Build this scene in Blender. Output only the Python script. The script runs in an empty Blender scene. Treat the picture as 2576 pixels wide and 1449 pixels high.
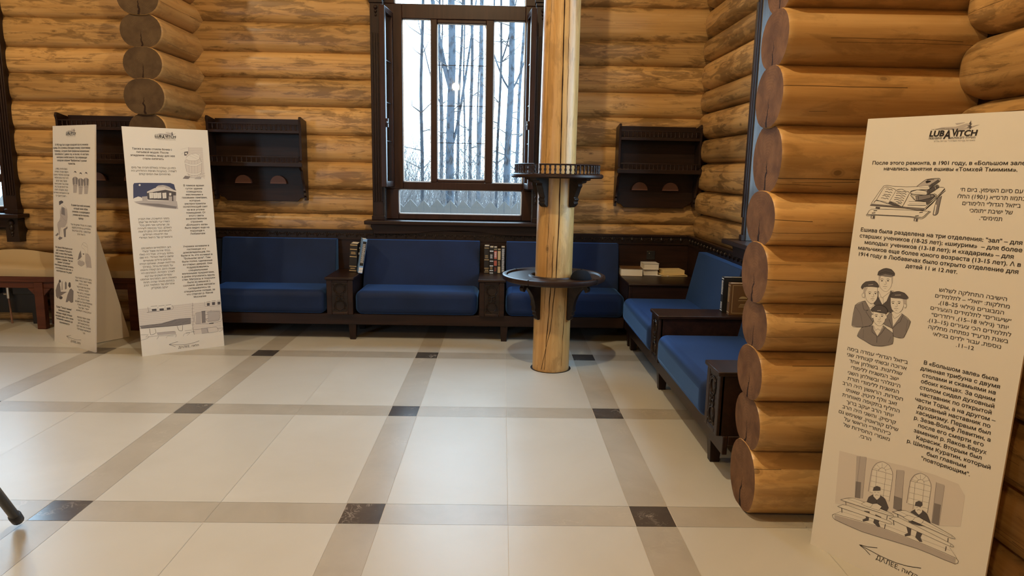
import bpy, math, random
from mathutils import Vector, Matrix

C = bpy.context.scene.collection
SC = bpy.context.scene

# ---------------------------------------------------------------- camera
F, PITCH, YAW, ROLL, EYE = 1711.87, 0.1707, -0.0170, 0.0186, 1.5962
cam_data = bpy.data.cameras.new('camera')
cam_data.sensor_fit = 'HORIZONTAL'
cam_data.sensor_width = 36.0
cam_data.lens = F / 2576.0 * 36.0
cam_data.clip_start = 0.05
cam_data.clip_end = 300
cam = bpy.data.objects.new('camera', cam_data)
C.objects.link(cam)
_fw = Vector((-math.sin(YAW) * math.cos(PITCH), math.cos(YAW) * math.cos(PITCH), -math.sin(PITCH)))
_rt = Vector((math.cos(YAW), math.sin(YAW), 0))
_up = _rt.cross(_fw)
_r2 = _rt * math.cos(ROLL) + _up * math.sin(ROLL)
_u2 = _up * math.cos(ROLL) - _rt * math.sin(ROLL)
_m = Matrix((_r2, _u2, -_fw)).transposed().to_4x4()
_m.translation = Vector((0, 0, EYE))
cam.matrix_world = _m
SC.camera = cam

# ---------------------------------------------------------------- sky, exposure, lamps
SC.view_settings.view_transform = 'Standard'
SC.view_settings.look = 'None'
SC.view_settings.gamma = 1.0
SC.view_settings.use_curve_mapping = False
SC.view_settings.exposure = -0.22
SC.cycles.max_bounces = 8
SC.cycles.diffuse_bounces = 4
SC.cycles.glossy_bounces = 4
SC.cycles.transparent_max_bounces = 12
SC.cycles.caustics_reflective = False
SC.cycles.caustics_refractive = False
SC.cycles.sample_clamp_indirect = 6.0

SKY = 16.0
world = bpy.data.worlds.new('overcast_sky')
world.use_nodes = True
SC.world = world
_nt = world.node_tree
_bg = _nt.nodes['Background']
_bg.inputs['Color'].default_value = (0.58, 0.79, 1.0, 1)
_bg.inputs['Strength'].default_value = SKY


def lamp(name, loc, energy, color=(1.0, 0.81, 0.51), radius=0.07):
    l = bpy.data.lights.new(name, 'POINT')
    l.energy = energy
    l.color = color
    l.shadow_soft_size = radius
    o = bpy.data.objects.new(name, l)
    o.location = loc
    C.objects.link(o)
    return o


# the hall's hanging lamps, high above the floor
lamp('hall_lamp', (-0.34, 2.35, 5.2), 460, radius=0.045)
lamp('hall_lamp', (-4.3, 3.6, 4.6), 240)
lamp('hall_lamp', (1.5, 4.4, 4.9), 10)
lamp('hall_lamp', (-1.0, -0.8, 3.3), 120, (1.0, 0.70, 0.33))


def portal(name, loc, rot, sx, sy):
    l = bpy.data.lights.new(name, 'AREA')
    l.shape = 'RECTANGLE'
    l.size, l.size_y = sx, sy
    l.cycles.is_portal = True
    o = bpy.data.objects.new(name, l)
    o.location = loc
    o.rotation_euler = rot
    C.objects.link(o)


portal('window_portal', (-0.43, 7.15, 2.5), (-math.pi / 2, 0, 0), 1.5, 2.8)
portal('window_portal', (-5.6, 7.15, 2.5), (-math.pi / 2, 0, 0), 1.5, 2.8)
portal('window_portal', (2.25, 4.54, 2.5), (0, math.pi / 2, 0), 2.8, 1.5)
portal('window_portal', (-5.0, -2.75, 2.5), (math.pi / 2, 0, 0), 1.6, 2.6)

# ---------------------------------------------------------------- node helpers
class N:
    def __init__(s, name, rough=0.5, spec=0.5):
        s.m = bpy.data.materials.new(name)
        s.m.use_nodes = True
        s.t = s.m.node_tree
        s.b = s.t.nodes['Principled BSDF']
        s.b.inputs['Roughness'].default_value = rough
        s.b.inputs['Specular IOR Level'].default_value = spec

    def n(s, typ, **kw):
        nd = s.t.nodes.new(typ)
        for k, v in kw.items():
            if k.startswith('i_'):
                nd.inputs[k[2:].replace('_', ' ')].default_value = v
            else:
                setattr(nd, k, v)
        return nd

    def l(s, a, b):
        s.t.links.new(a, b)

    def val(s, x):
        return x

    def math(s, op, a, b=None, c=None):
        nd = s.n('ShaderNodeMath', operation=op)
        for i, v in enumerate((a, b, c)):
            if v is None:
                continue
            if isinstance(v, (int, float)):
                nd.inputs[i].default_value = v
            else:
                s.l(v, nd.inputs[i])
        return nd.outputs[0]

    def mix(s, f, a, b, typ='MIX'):
        nd = s.n('ShaderNodeMix', data_type='RGBA', blend_type=typ)
        for i, v in ((0, f), (6, a), (7, b)):
            if isinstance(v, (int, float)):
                nd.inputs[i].default_value = v
            elif isinstance(v, tuple):
                nd.inputs[i].default_value = (*v, 1)
            else:
                s.l(v, nd.inputs[i])
        return nd.outputs[2]

    def ramp(s, f, stops, interp='LINEAR'):
        nd = s.n('ShaderNodeValToRGB')
        nd.color_ramp.interpolation = interp
        el = nd.color_ramp.elements
        while len(el) < len(stops):
            el.new(0.5)
        for e, (p, c) in zip(el, stops):
            e.position = p
            e.color = (*c, 1) if isinstance(c, tuple) else (c, c, c, 1)
        s.l(f, nd.inputs[0])
        return nd.outputs[0]

    def noise(s, vec, scale=1.0, detail=4.0, rough=0.5, dist=0.0, w=None):
        nd = s.n('ShaderNodeTexNoise', noise_dimensions='4D' if w is not None else '3D')
        s.l(vec, nd.inputs['Vector'])
        if w is not None:
            s.l(w, nd.inputs['W'])
        nd.inputs['Scale'].default_value = scale
        nd.inputs['Detail'].default_value = detail
        nd.inputs['Roughness'].default_value = rough
        nd.inputs['Distortion'].default_value = dist
        return nd.outputs['Fac']

    def map(s, vec, sc=(1, 1, 1), loc=(0, 0, 0)):
        nd = s.n('ShaderNodeMapping')
        s.l(vec, nd.inputs['Vector'])
        nd.inputs['Scale'].default_value = sc
        nd.inputs['Location'].default_value = loc
        return nd.outputs[0]

    def col(s, c):
        if isinstance(c, tuple):
            s.b.inputs['Base Color'].default_value = (*c, 1)
        else:
            s.l(c, s.b.inputs['Base Color'])

    def bump(s, h, strength=0.3, dist=0.005):
        nd = s.n('ShaderNodeBump')
        nd.inputs['Strength'].default_value = strength
        nd.inputs['Distance'].default_value = dist
        s.l(h, nd.inputs['Height'])
        s.l(nd.outputs[0], s.b.inputs['Normal'])


def plain(name, c, rough=0.5, spec=0.5, metal=0.0):
    a = N(name, rough, spec)
    a.col(c)
    a.b.inputs['Metallic'].default_value = metal
    return a.m


def log_material(name, base, dark, light, blotch=0.55, crack=1.0, rough=0.34):
    """varnished round log; uv.x runs along the log, uv.y around it, 'tint' differs from log to log"""
    a = N(name, rough, 0.45)
    uv = a.n('ShaderNodeUVMap').outputs[0]
    tint = a.n('ShaderNodeAttribute', attribute_name='tint').outputs['Fac']
    w = a.math('MULTIPLY', tint, 37.0)
    grain = a.noise(a.map(uv, (1.1, 34, 1)), 1.0, 5, 0.6, 0.4, w)
    soft = a.noise(a.map(uv, (0.9, 5.5, 1)), 1.0, 3, 0.5, 0.6, w)
    c = a.ramp(a.math('ADD', a.math('MULTIPLY', grain, 0.5), a.math('MULTIPLY', soft, 0.5)),
               [(0.34, dark), (0.5, base), (0.66, light)])
    # brown bast left under the bark: ragged streaks along the log
    bl = a.noise(a.map(uv, (3.2, 13, 1), (3, 7, 0)), 1.0, 7, 0.68, 0.9, w)
    big = a.noise(a.map(uv, (0.7, 4, 1), (9, 2, 0)), 1.0, 2, 0.5, 0.0, w)
    mk = a.ramp(a.math('MULTIPLY', bl, a.math('ADD', 0.55, a.math('MULTIPLY', big, 0.9))),
                [(0.49, 0.0), (0.58, 1.0)])
    c = a.mix(a.math('MULTIPLY', mk, blotch), c, tuple(v * 0.42 for v in dark))
    # knots
    sep = a.n('ShaderNodeSeparateXYZ')
    a.l(uv, sep.inputs[0])
    comb = a.n('ShaderNodeCombineXYZ')
    a.l(a.math('MULTIPLY', sep.outputs[0], 1.5), comb.inputs[0])
    a.l(a.math('ADD', a.math('MULTIPLY', sep.outputs[1], 2.6), a.math('MULTIPLY', tint, 90.0)), comb.inputs[1])
    vo = a.n('ShaderNodeTexVoronoi', voronoi_dimensions='2D', feature='F1')
    a.l(comb.outputs[0], vo.inputs['Vector'])
    vo.inputs['Scale'].default_value = 1.0
    d = a.math('ADD', vo.outputs['Distance'], a.math('MULTIPLY', a.math('SUBTRACT', bl, 0.5), 0.03))
    kn = a.ramp(d, [(0.0, 1.0), (0.022, 1.0), (0.028, 0.25), (0.04, 0.45), (0.052, 0.0)])
    sepc = a.n('ShaderNodeSeparateColor')
    a.l(vo.outputs['Color'], sepc.inputs[0])
    kn = a.math('MULTIPLY', kn, a.math('GREATER_THAN', sepc.outputs[0], 0.45))
    c = a.mix(a.math('MULTIPLY', kn, 0.75), c, tuple(v * 0.4 for v in dark))
    # drying cracks
    cr = None
    for k, (sx, amp, wd) in enumerate(((0.42, 0.085, 0.0015), (0.6, 0.10, 0.0010), (0.8, 0.07, 0.0008))):
        cx = a.n('ShaderNodeCombineXYZ')
        a.l(a.math('MULTIPLY', sep.outputs[0], sx), cx.inputs[0])
        a.l(a.math('MULTIPLY', tint, 51.0 + 40 * k), cx.inputs[1])
        line = a.math('MULTIPLY', a.math('SUBTRACT', a.noise(cx.outputs[0], 1.0, 3, 0.55), 0.5), amp)
        cen = a.math('MULTIPLY', a.math('SUBTRACT', a.math('FRACT', a.math('MULTIPLY', tint, 17.3 + 31.7 * k)), 0.5), 0.22)
        line = a.math('ADD', line, cen)
        mask = a.math('GREATER_THAN', a.noise(a.map(cx.outputs[0], (2.2, 1, 1), (5, 5, k)), 1.0, 1, 0.5), 0.52)
        e = a.math('LESS_THAN', a.math('ABSOLUTE', a.math('SUBTRACT', sep.outputs[1], line)), wd)
        e = a.math('MULTIPLY', e, mask)
        cr = e if cr is None else a.math('MAXIMUM', cr, e)
    c = a.mix(a.math('MULTIPLY', cr, 0.9 * crack), c, (0.03, 0.014, 0.006))
    # log-to-log tone
    tone = a.math('ADD', 0.80, a.math('MULTIPLY', tint, 0.36))
    cc = a.n('ShaderNodeVectorMath', operation='SCALE')
    a.l(c, cc.inputs[0])
    a.l(tone, cc.inputs['Scale'])
    a.col(cc.outputs[0])
    a.bump(a.math('SUBTRACT', a.math('ADD', a.math('MULTIPLY', bl, 0.6), grain), cr), 0.28, 0.004)
    return a.m


def endgrain_material(name, base, dark):
    a = N(name, 0.75, 0.15)
    uv = a.n('ShaderNodeUVMap').outputs[0]
    tint = a.n('ShaderNodeAttribute', attribute_name='tint').outputs['Fac']
    w = a.math('MULTIPLY', tint, 40)
    wob = a.noise(a.map(uv, (14, 14, 1)), 1, 3, 0.5, 0, w)
    ln = a.n('ShaderNodeVectorMath', operation='LENGTH')
    a.l(uv, ln.inputs[0])
    r = a.math('ADD', ln.outputs['Value'], a.math('MULTIPLY', wob, 0.03))
    ring = a.math('SINE', a.math('MULTIPLY', r, 520.0))
    blot = a.noise(a.map(uv, (9, 9, 1)), 1, 5, 0.6, 0.3, w)
    c = a.mix(a.ramp(blot, [(0.35, 0.0), (0.65, 1.0)]), dark, base)
    c = a.mix(a.math('MULTIPLY', a.math('ADD', a.math('MULTIPLY', ring, 0.5), 0.5), 0.16), c, tuple(v * 0.5 for v in dark))
    sep = a.n('ShaderNodeSeparateXYZ')
    a.l(uv, sep.inputs[0])
    cx = a.math('MULTIPLY', a.math('SUBTRACT', wob, 0.5), 0.05)
    wd = a.math('MAXIMUM', 0.0, a.math('MULTIPLY', a.math('SUBTRACT', 0.01, sep.outputs[1]), 0.045))
    e = a.math('LESS_THAN', a.math('ABSOLUTE', a.math('ADD', sep.outputs[0], cx)), wd)
    c = a.mix(e, c, (0.02, 0.009, 0.005))
    a.col(c)
    a.bump(a.math('SUBTRACT', blot, e), 0.3, 0.004)
    return a.m


def stained_material(name, dark, light, rough=0.33, scale=1.0, axis=0):
    a = N(name, rough + 0.06, 0.26)
    oc = a.n('ShaderNodeTexCoord').outputs['Object']
    sc = [22.0 * scale] * 3
    sc[axis] = 1.6 * scale
    g = a.noise(a.map(oc, tuple(sc)), 1.0, 5, 0.6, 0.6)
    a.col(a.ramp(g, [(0.3, dark), (0.7, light)]))
    a.bump(g, 0.08, 0.002)
    return a.m


def velvet_material(name, c):
    a = N(name, 0.72, 0.25)
    oc = a.n('ShaderNodeTexCoord').outputs['Object']
    g = a.noise(oc, 2.2, 3, 0.55)
    f = a.noise(oc, 160, 2, 0.5)
    a.col(a.ramp(a.math('ADD', a.math('MULTIPLY', g, 0.75), a.math('MULTIPLY', f, 0.25)),
                 [(0.35, tuple(v * 0.72 for v in c)), (0.65, tuple(v * 1.2 for v in c))]))
    a.b.inputs['Sheen Weight'].default_value = 0.9
    a.b.inputs['Sheen Roughness'].default_value = 0.38
    a.b.inputs['Sheen Tint'].default_value = (0.10, 0.27, 0.75, 1)
    a.bump(f, 0.12, 0.001)
    return a.m


def stone_material(name, c0, c1, vein, scale=1.6, rough=0.22, amount=0.25):
    a = N(name, rough, 0.5)
    oc = a.n('ShaderNodeTexCoord').outputs['Object']
    tint = a.n('ShaderNodeAttribute', attribute_name='tint').outputs['Fac']
    w = a.math('MULTIPLY', tint, 30)
    g = a.noise(oc, scale, 5, 0.6, 0.8, w)
    c = a.ramp(g, [(0.3, c0), (0.7, c1)])
    v = a.noise(oc, scale * 2.6, 6, 0.62, 1.5, w)
    vm = a.ramp(a.math('ABSOLUTE', a.math('SUBTRACT', v, 0.5)), [(0.0, 1.0), (0.03, 0.0)])
    pm = a.ramp(a.noise(oc, scale * 1.1, 2, 0.5, 0, w), [(0.55, 0.0), (0.72, 1.0)])
    c = a.mix(a.math('MULTIPLY', a.math('MULTIPLY', vm, pm), amount), c, vein)
    sp = a.ramp(a.noise(oc, scale * 30, 2, 0.5, 0, w), [(0.70, 0.0), (0.76, 1.0)])
    c = a.mix(a.math('MULTIPLY', sp, amount * 0.5), c, vein)
    tone = a.math('ADD', 0.97, a.math('MULTIPLY', tint, 0.06))
    cc = a.n('ShaderNodeVectorMath', operation='SCALE')
    a.l(c, cc.inputs[0])
    a.l(tone, cc.inputs['Scale'])
    a.col(cc.outputs[0])
    return a.m


def glass_material(name):
    m = bpy.data.materials.new(name)
    m.use_nodes = True
    t = m.node_tree
    t.nodes.clear()
    out = t.nodes.new('ShaderNodeOutputMaterial')
    mx = t.nodes.new('ShaderNodeMixShader')
    tr = t.nodes.new('ShaderNodeBsdfTransparent')
    tr.inputs[0].default_value = (0.93, 0.97, 0.98, 1)
    gl = t.nodes.new('ShaderNodeBsdfGlossy')
    gl.inputs['Roughness'].default_value = 0.02
    fr = t.nodes.new('ShaderNodeFresnel')
    # same reflectance from both faces of the pane
    ge = t.nodes.new('ShaderNodeNewGeometry')
    ior = t.nodes.new('ShaderNodeMix')
    ior.inputs[2].default_value = 1.45
    ior.inputs[3].default_value = 1 / 1.45
    t.links.new(ge.outputs['Backfacing'], ior.inputs[0])
    t.links.new(ior.outputs[0], fr.inputs['IOR'])
    t.links.new(fr.outputs[0], mx.inputs[0])
    t.links.new(tr.outputs[0], mx.inputs[1])
    t.links.new(gl.outputs[0], mx.inputs[2])
    t.links.new(mx.outputs[0], out.inputs[0])
    return m


def bark_material(name, pale, dark):
    a = N(name, 0.8, 0.2)
    oc = a.n('ShaderNodeTexCoord').outputs['Object']
    g = a.noise(a.map(oc, (9, 9, 6)), 1, 5, 0.65, 0.4)
    c = a.ramp(g, [(0.36, dark), (0.52, pale)])
    a.col(c)
    a.bump(g, 0.4, 0.01)
    return a.m


GOLD = (0.46, 0.272, 0.100)
M = {}
M['log'] = log_material('varnished_log', GOLD, (0.30, 0.160, 0.054), (0.56, 0.350, 0.145), 0.66)
M['log_clean'] = log_material('peeled_log', (0.51, 0.305, 0.112), (0.38, 0.205, 0.064), (0.60, 0.390, 0.165), 0.34)
M['log_end'] = endgrain_material('sawn_log_end', (0.20, 0.105, 0.050), (0.105, 0.052, 0.026))
M['log_end_dark'] = endgrain_material('dark_log_end', (0.095, 0.060, 0.030), (0.060, 0.036, 0.019))  # darker tone of the sawn end, used on the stub
M['wood'] = stained_material('dark_stained_wood', (0.011, 0.0052, 0.0038), (0.028, 0.0125, 0.008))
M['wood_z'] = stained_material('dark_stained_upright_wood', (0.011, 0.0052, 0.0038), (0.026, 0.012, 0.008), axis=2)
M['frame'] = stained_material('brown_window_wood', (0.020, 0.0085, 0.0065), (0.042, 0.018, 0.012), 0.30, axis=2)
M['carved'] = stained_material('dark_carved_wood', (0.010, 0.0065, 0.005), (0.026, 0.015, 0.010), 0.28)
M['jamb'] = stained_material('lacquered_daylit_reveal', (0.030, 0.026, 0.024), (0.085, 0.078, 0.075), 0.20, axis=2)  # paler than the frame wood: daylight on the reveal painted into the colour
M['jamb'].node_tree.nodes['Principled BSDF'].inputs['Specular IOR Level'].default_value = 0.6
M['knob'] = plain('worn_brown_wood', (0.17, 0.075, 0.050), 0.5)
M['red_wood'] = stained_material('reddish_bench_wood', (0.060, 0.018, 0.010), (0.11, 0.036, 0.018), 0.35)
M['velvet'] = velvet_material('blue_velvet', (0.0055, 0.018, 0.066))
M['tan'] = plain('tan_upholstery', (0.42, 0.32, 0.185), 0.75, 0.2)
M['cream'] = stone_material('cream_marble_tile', (0.455, 0.445, 0.40), (0.505, 0.50, 0.46), (0.44, 0.41, 0.35), 1.3, 0.36, 0.14)
M['beige'] = stone_material('beige_marble_strip', (0.335, 0.312, 0.262), (0.40, 0.375, 0.322), (0.60, 0.56, 0.47), 3.2, 0.34, 0.4)
M['dark_tile'] = stone_material('dark_emperador_tile', (0.055, 0.047, 0.042), (0.085, 0.075, 0.068), (0.55, 0.50, 0.44), 5.0, 0.20, 0.8)
M['grout'] = plain('pale_grout', (0.62, 0.58, 0.50), 0.7)
M['glass'] = glass_material('window_glass')
M['spacer'] = plain('white_glazing_bead', (0.80, 0.82, 0.84), 0.4)
M['board'] = plain('white_foam_board', (0.68, 0.655, 0.60), 0.55, 0.25)
M['edge'] = plain('foam_board_edge', (0.62, 0.57, 0.52), 0.7)
INK = {'K': plain('black_ink', (0.020, 0.017, 0.018), 0.6, 0.2), 'D': plain('dark_grey_ink', (0.085, 0.078, 0.082), 0.6, 0.2),
       'M': plain('grey_ink', (0.20, 0.185, 0.185), 0.6, 0.2), 'L': plain('light_grey_ink', (0.42, 0.39, 0.375), 0.6, 0.2),
       'W': plain('pale_wash_ink', (0.60, 0.56, 0.515), 0.6, 0.2), 'B': plain('unprinted_paper', (0.68, 0.655, 0.60), 0.55, 0.25),
       'N': plain('navy_ink', (0.055, 0.065, 0.125), 0.6, 0.2)}
M['black'] = plain('black_plastic', (0.012, 0.012, 0.013), 0.4)
M['cap'] = plain('black_felt', (0.008, 0.010, 0.014), 0.95, 0.1)
M['leather'] = plain('black_book_cloth', (0.012, 0.011, 0.011), 0.45)
M['gold'] = plain('gold_lettering', (0.62, 0.47, 0.24), 0.35, 0.5, 0.4)
M['page'] = plain('book_pages', (0.78, 0.74, 0.66), 0.8, 0.1)
M['blue_cover'] = plain('pale_blue_cover', (0.22, 0.42, 0.78), 0.35)
M['white_cover'] = plain('white_print', (0.75, 0.76, 0.78), 0.5)
M['brown_cover'] = plain('bronze_book_cover', (0.135, 0.070, 0.026), 0.4)
M['red_label'] = plain('red_spine_label', (0.42, 0.10, 0.06), 0.5)
M['tan_label'] = plain('tan_spine_label', (0.46, 0.33, 0.17), 0.5)
M['paper'] = plain('yellowed_paper', (0.70, 0.55, 0.28), 0.8, 0.1)
M['metal'] = plain('brushed_metal', (0.6, 0.57, 0.5), 0.3, 0.5, 0.9)
M['pipe'] = plain('copper_brown_pipe', (0.20, 0.10, 0.06), 0.4)
M['crack'] = plain('deep_wood_crack', (0.022, 0.010, 0.005), 0.9, 0.1)
M['birch'] = bark_material('birch_bark', (0.055, 0.068, 0.084), (0.014, 0.016, 0.019))
M['aspen'] = bark_material('grey_bark', (0.034, 0.040, 0.048), (0.014, 0.015, 0.017))
M['twig'] = plain('bare_twig', (0.10, 0.092, 0.088), 0.9, 0.1)
M['fence'] = plain('weathered_picket', (0.15, 0.138, 0.125), 0.8, 0.2)
M['ground'] = stone_material('winter_ground', (0.06, 0.058, 0.05), (0.11, 0.11, 0.11), (0.05, 0.04, 0.03), 0.7, 0.9, 0.3)


# ---------------------------------------------------------------- mesh builder
class B:
    def __init__(s):
        s.v, s.f = [], []

    def poly(s, pts, mat=0, uv=None, tint=0.5):
        i = len(s.v)
        s.v.extend(tuple(p) for p in pts)
        s.f.append((tuple(range(i, i + len(pts))), mat, uv, tint))

    def grid(s, rows, mat=0, closed=False, uvs=None, tint=0.5, flip=False):
        i = len(s.v)
        n = len(rows[0])
        for r in rows:
            s.v.extend(tuple(p) for p in r)
        for a in range(len(rows) - 1):
            for b in range(n if closed else n - 1):
                c = (b + 1) % n
                q = [i + a * n + b, i + a * n + c, i + (a + 1) * n + c, i + (a + 1) * n + b]
                u = None
                if uvs:
                    w = c if c > b else n
                    u = [uvs[a][b], uvs[a][w], uvs[a + 1][w], uvs[a + 1][b]]
                if flip:
                    q.reverse()
                    u = u[::-1] if u else None
                s.f.append((tuple(q), mat, u, tint))

    def box(s, x0, x1, y0, y1, z0, z1, mat=0, tint=0.5):
        i = len(s.v)
        s.v.extend([(x0, y0, z0), (x1, y0, z0), (x1, y1, z0), (x0, y1, z0), (x0, y0, z1), (x1, y0, z1), (x1, y1, z1), (x0, y1, z1)])
        for q in ((0, 3, 2, 1), (4, 5, 6, 7), (0, 1, 5, 4), (1, 2, 6, 5), (2, 3, 7, 6), (3, 0, 4, 7)):
            s.f.append((tuple(i + k for k in q), mat, None, tint))
        return s

    def prism(s, pts, fn, a, b, mat=0):
        """outline pts (p,q) extruded from a to b; fn(p,q,t) gives the point"""
        n = len(pts)
        A = [fn(p, q, a) for p, q in pts]
        Z = [fn(p, q, b) for p, q in pts]
        i = len(s.v)
        s.v.extend(A + Z)
        s.f.append((tuple(i + k for k in range(n)), mat, None, 0.5))
        s.f.append((tuple(i + n + k for k in reversed(range(n))), mat, None, 0.5))
        for k in range(n):
            m = (k + 1) % n
            s.f.append(((i + k, i + n + k, i + n + m, i + m), mat, None, 0.5))
        return s

    def tube(s, pts, rad, n=8, mat=0, cap=True):
        P = [Vector(p) for p in pts]
        if not isinstance(rad, (list, tuple)):
            rad = [rad] * len(P)
        rows = []
        ref = None
        for k, p in enumerate(P):
            d = (P[min(k + 1, len(P) - 1)] - P[max(k - 1, 0)]).normalized()
            if ref is None:
                ref = Vector((0, 0, 1)) if abs(d.z) < 0.9 else Vector((1, 0, 0))
            e = (ref - d * ref.dot(d)).normalized()
            g = d.cross(e)
            ref = e
            rows.append([p + (e * math.cos(t) + g * math.sin(t)) * rad[k] for t in [2 * math.pi * j / n for j in range(n)]])
        s.grid(rows, mat, True)
        if cap:
            s.poly(list(reversed(rows[0])), mat)
            s.poly(rows[-1], mat)
        return s

    def lathe(s, prof, c=(0, 0, 0), n=24, mat=0, a0=0.0, a1=2 * math.pi):
        full = abs(a1 - a0 - 2 * math.pi) < 1e-6
        m = n if full else n + 1
        rows = [[(c[0] + r * math.cos(a0 + (a1 - a0) * j / n), c[1] + r * math.sin(a0 + (a1 - a0) * j / n), c[2] + z) for j in range(m)] for r, z in prof]
        s.grid(rows, mat, full)
        return s

    def ball(s, c, r, n=10, mat=0, sz=1.0):
        return s.lathe([(max(1e-4, r * math.sin(math.pi * k / (n // 2))), -r * sz * math.cos(math.pi * k / (n // 2))) for k in range(n // 2 + 1)], c, n, mat)

    def build(s, name, mats, parent=None, smooth=None, bevel=0.0, seg=2, **props):
        me = bpy.data.meshes.new(name)
        me.from_pydata([tuple(p) for p in s.v], [], [f[0] for f in s.f])
        if not isinstance(mats, (list, tuple)):
            mats = [mats]
        for m in mats:
            me.materials.append(M[m] if isinstance(m, str) else m)
        me.polygons.foreach_set('material_index', [f[1] for f in s.f])
        if any(f[2] for f in s.f):
            ul = me.uv_layers.new(name='UVMap')
            flat = []
            for f in s.f:
                for k in range(len(f[0])):
                    flat.extend(f[2][k] if f[2] else (0.0, 0.0))
            ul.data.foreach_set('uv', flat)
        if any(f[3] != 0.5 for f in s.f):
            at = me.attributes.new('tint', 'FLOAT', 'FACE')
            at.data.foreach_set('value', [f[3] for f in s.f])
        me.validate()
        if smooth:
            me.shade_smooth()
            me.set_sharp_from_angle(angle=math.radians(smooth))
        o = bpy.data.objects.new(name, me)
        C.objects.link(o)
        if parent is not None:
            o.parent = parent
        if bevel:
            md = o.modifiers.new('bevel', 'BEVEL')
            md.width = bevel
            md.segments = seg
            md.limit_method = 'ANGLE'
            md.angle_limit = math.radians(40)
            if smooth is None:
                me.shade_smooth()
                me.set_sharp_from_angle(angle=math.radians(35))
        for k, v in props.items():
            o[k] = v
        return o


def thing(name, label, cat, loc=(0, 0, 0), rz=0.0, group=None):
    o = bpy.data.objects.new(name, None)
    o.empty_display_size = 0.1
    o.location = loc
    o.rotation_euler = (0, 0, rz)
    C.objects.link(o)
    o['label'] = label
    o['category'] = cat
    if group:
        o['group'] = group
    return o


def structure(name, loc=(0, 0, 0), rz=0.0):
    o = bpy.data.objects.new(name, None)
    o.empty_display_size = 0.1
    o.location = loc
    o.rotation_euler = (0, 0, rz)
    C.objects.link(o)
    o['kind'] = 'structure'
    return o


def copy_tree(o, parent=None):
    c = o.copy()
    C.objects.link(c)
    c.parent = parent
    for ch in [x for x in bpy.data.objects if x.parent == o]:
        copy_tree(ch, c)
    return c


def rounded(x0, x1, y0, y1, z0, z1, r, name, mat, parent, crown=0.0, seg=5):
    """upholstered block: rounded edges and a slightly domed top"""
    b = B()
    nx = 8
    rows = []
    b.box(x0, x1, y0, y1, z0, z1)
    o = b.build(name, mat, parent, bevel=r, seg=seg)
    return o

# ================================================================ the room
Y_BACK, X_RIGHT = 6.90, 2.00          # where the wall logs meet each other (crease planes)
H_ROOM = 5.7


# ---- floor of marble: big cream squares, beige strips, dark squares where strips cross
def make_floor():
    sx = [-7.75, -6.35, -4.945, -3.545, -2.1226, -0.7259, 0.6375, 2.03]
    sy = [-2.63, -1.255, 0.12, 1.50, 2.8791, 4.2579, 5.6513, 7.05]
    w, g = 0.19, 0.0022
    rnd = random.Random(4)
    b = B()

    def cuts(s):
        out = []
        for i, a in enumerate(s):
            out.append((a, a + w, True))
            if i + 1 < len(s):
                out.append((a + w, s[i + 1], False))
        return out
    for x0, x1, kx in cuts(sx):
        for y0, y1, ky in cuts(sy):
            mat = 2 if (kx and ky) else (1 if (kx or ky) else 0)
            xs = [(x0, x1)]
            ys = [(y0, y1)]
            if mat == 0:
                xm = (x0 + x1) / 2
                xs = [(x0, xm), (xm, x1)]
            elif mat == 1 and not kx:
                xm = (x0 + x1) / 2
                xs = [(x0, xm), (xm, x1)]
            for a, c in xs:
                for d, e in ys:
                    q = g if mat == 2 else g * 0.35
                    b.poly([(a + q, d + q, 0), (c - q, d + q, 0), (c - q, e - q, 0), (a + q, e - q, 0)], mat, None, rnd.random() * 0.98 + 0.01)
    b.poly([(-7.8, -2.7, -0.002), (2.3, -2.7, -0.002), (2.3, 7.3, -0.002), (-7.8, 7.3, -0.002)], 3)
    b.box(-7.8, 2.3, -2.7, 7.3, -0.25, -0.003, 3)
    b.build('floor', ['cream', 'beige', 'dark_tile', 'grout'], kind='structure')


make_floor()


# ---- log walls
def wob(seed):
    r = random.Random(seed)
    ks = [(r.uniform(0.5, 1.2), r.uniform(0, 6.28), 0.5), (r.uniform(1.5, 2.8), r.uniform(0, 6.28), 0.3), (r.uniform(4, 7), r.uniform(0, 6.28), 0.2)]
    return lambda a: sum(w * math.sin(k * a + p) for k, p, w in ks)


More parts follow.
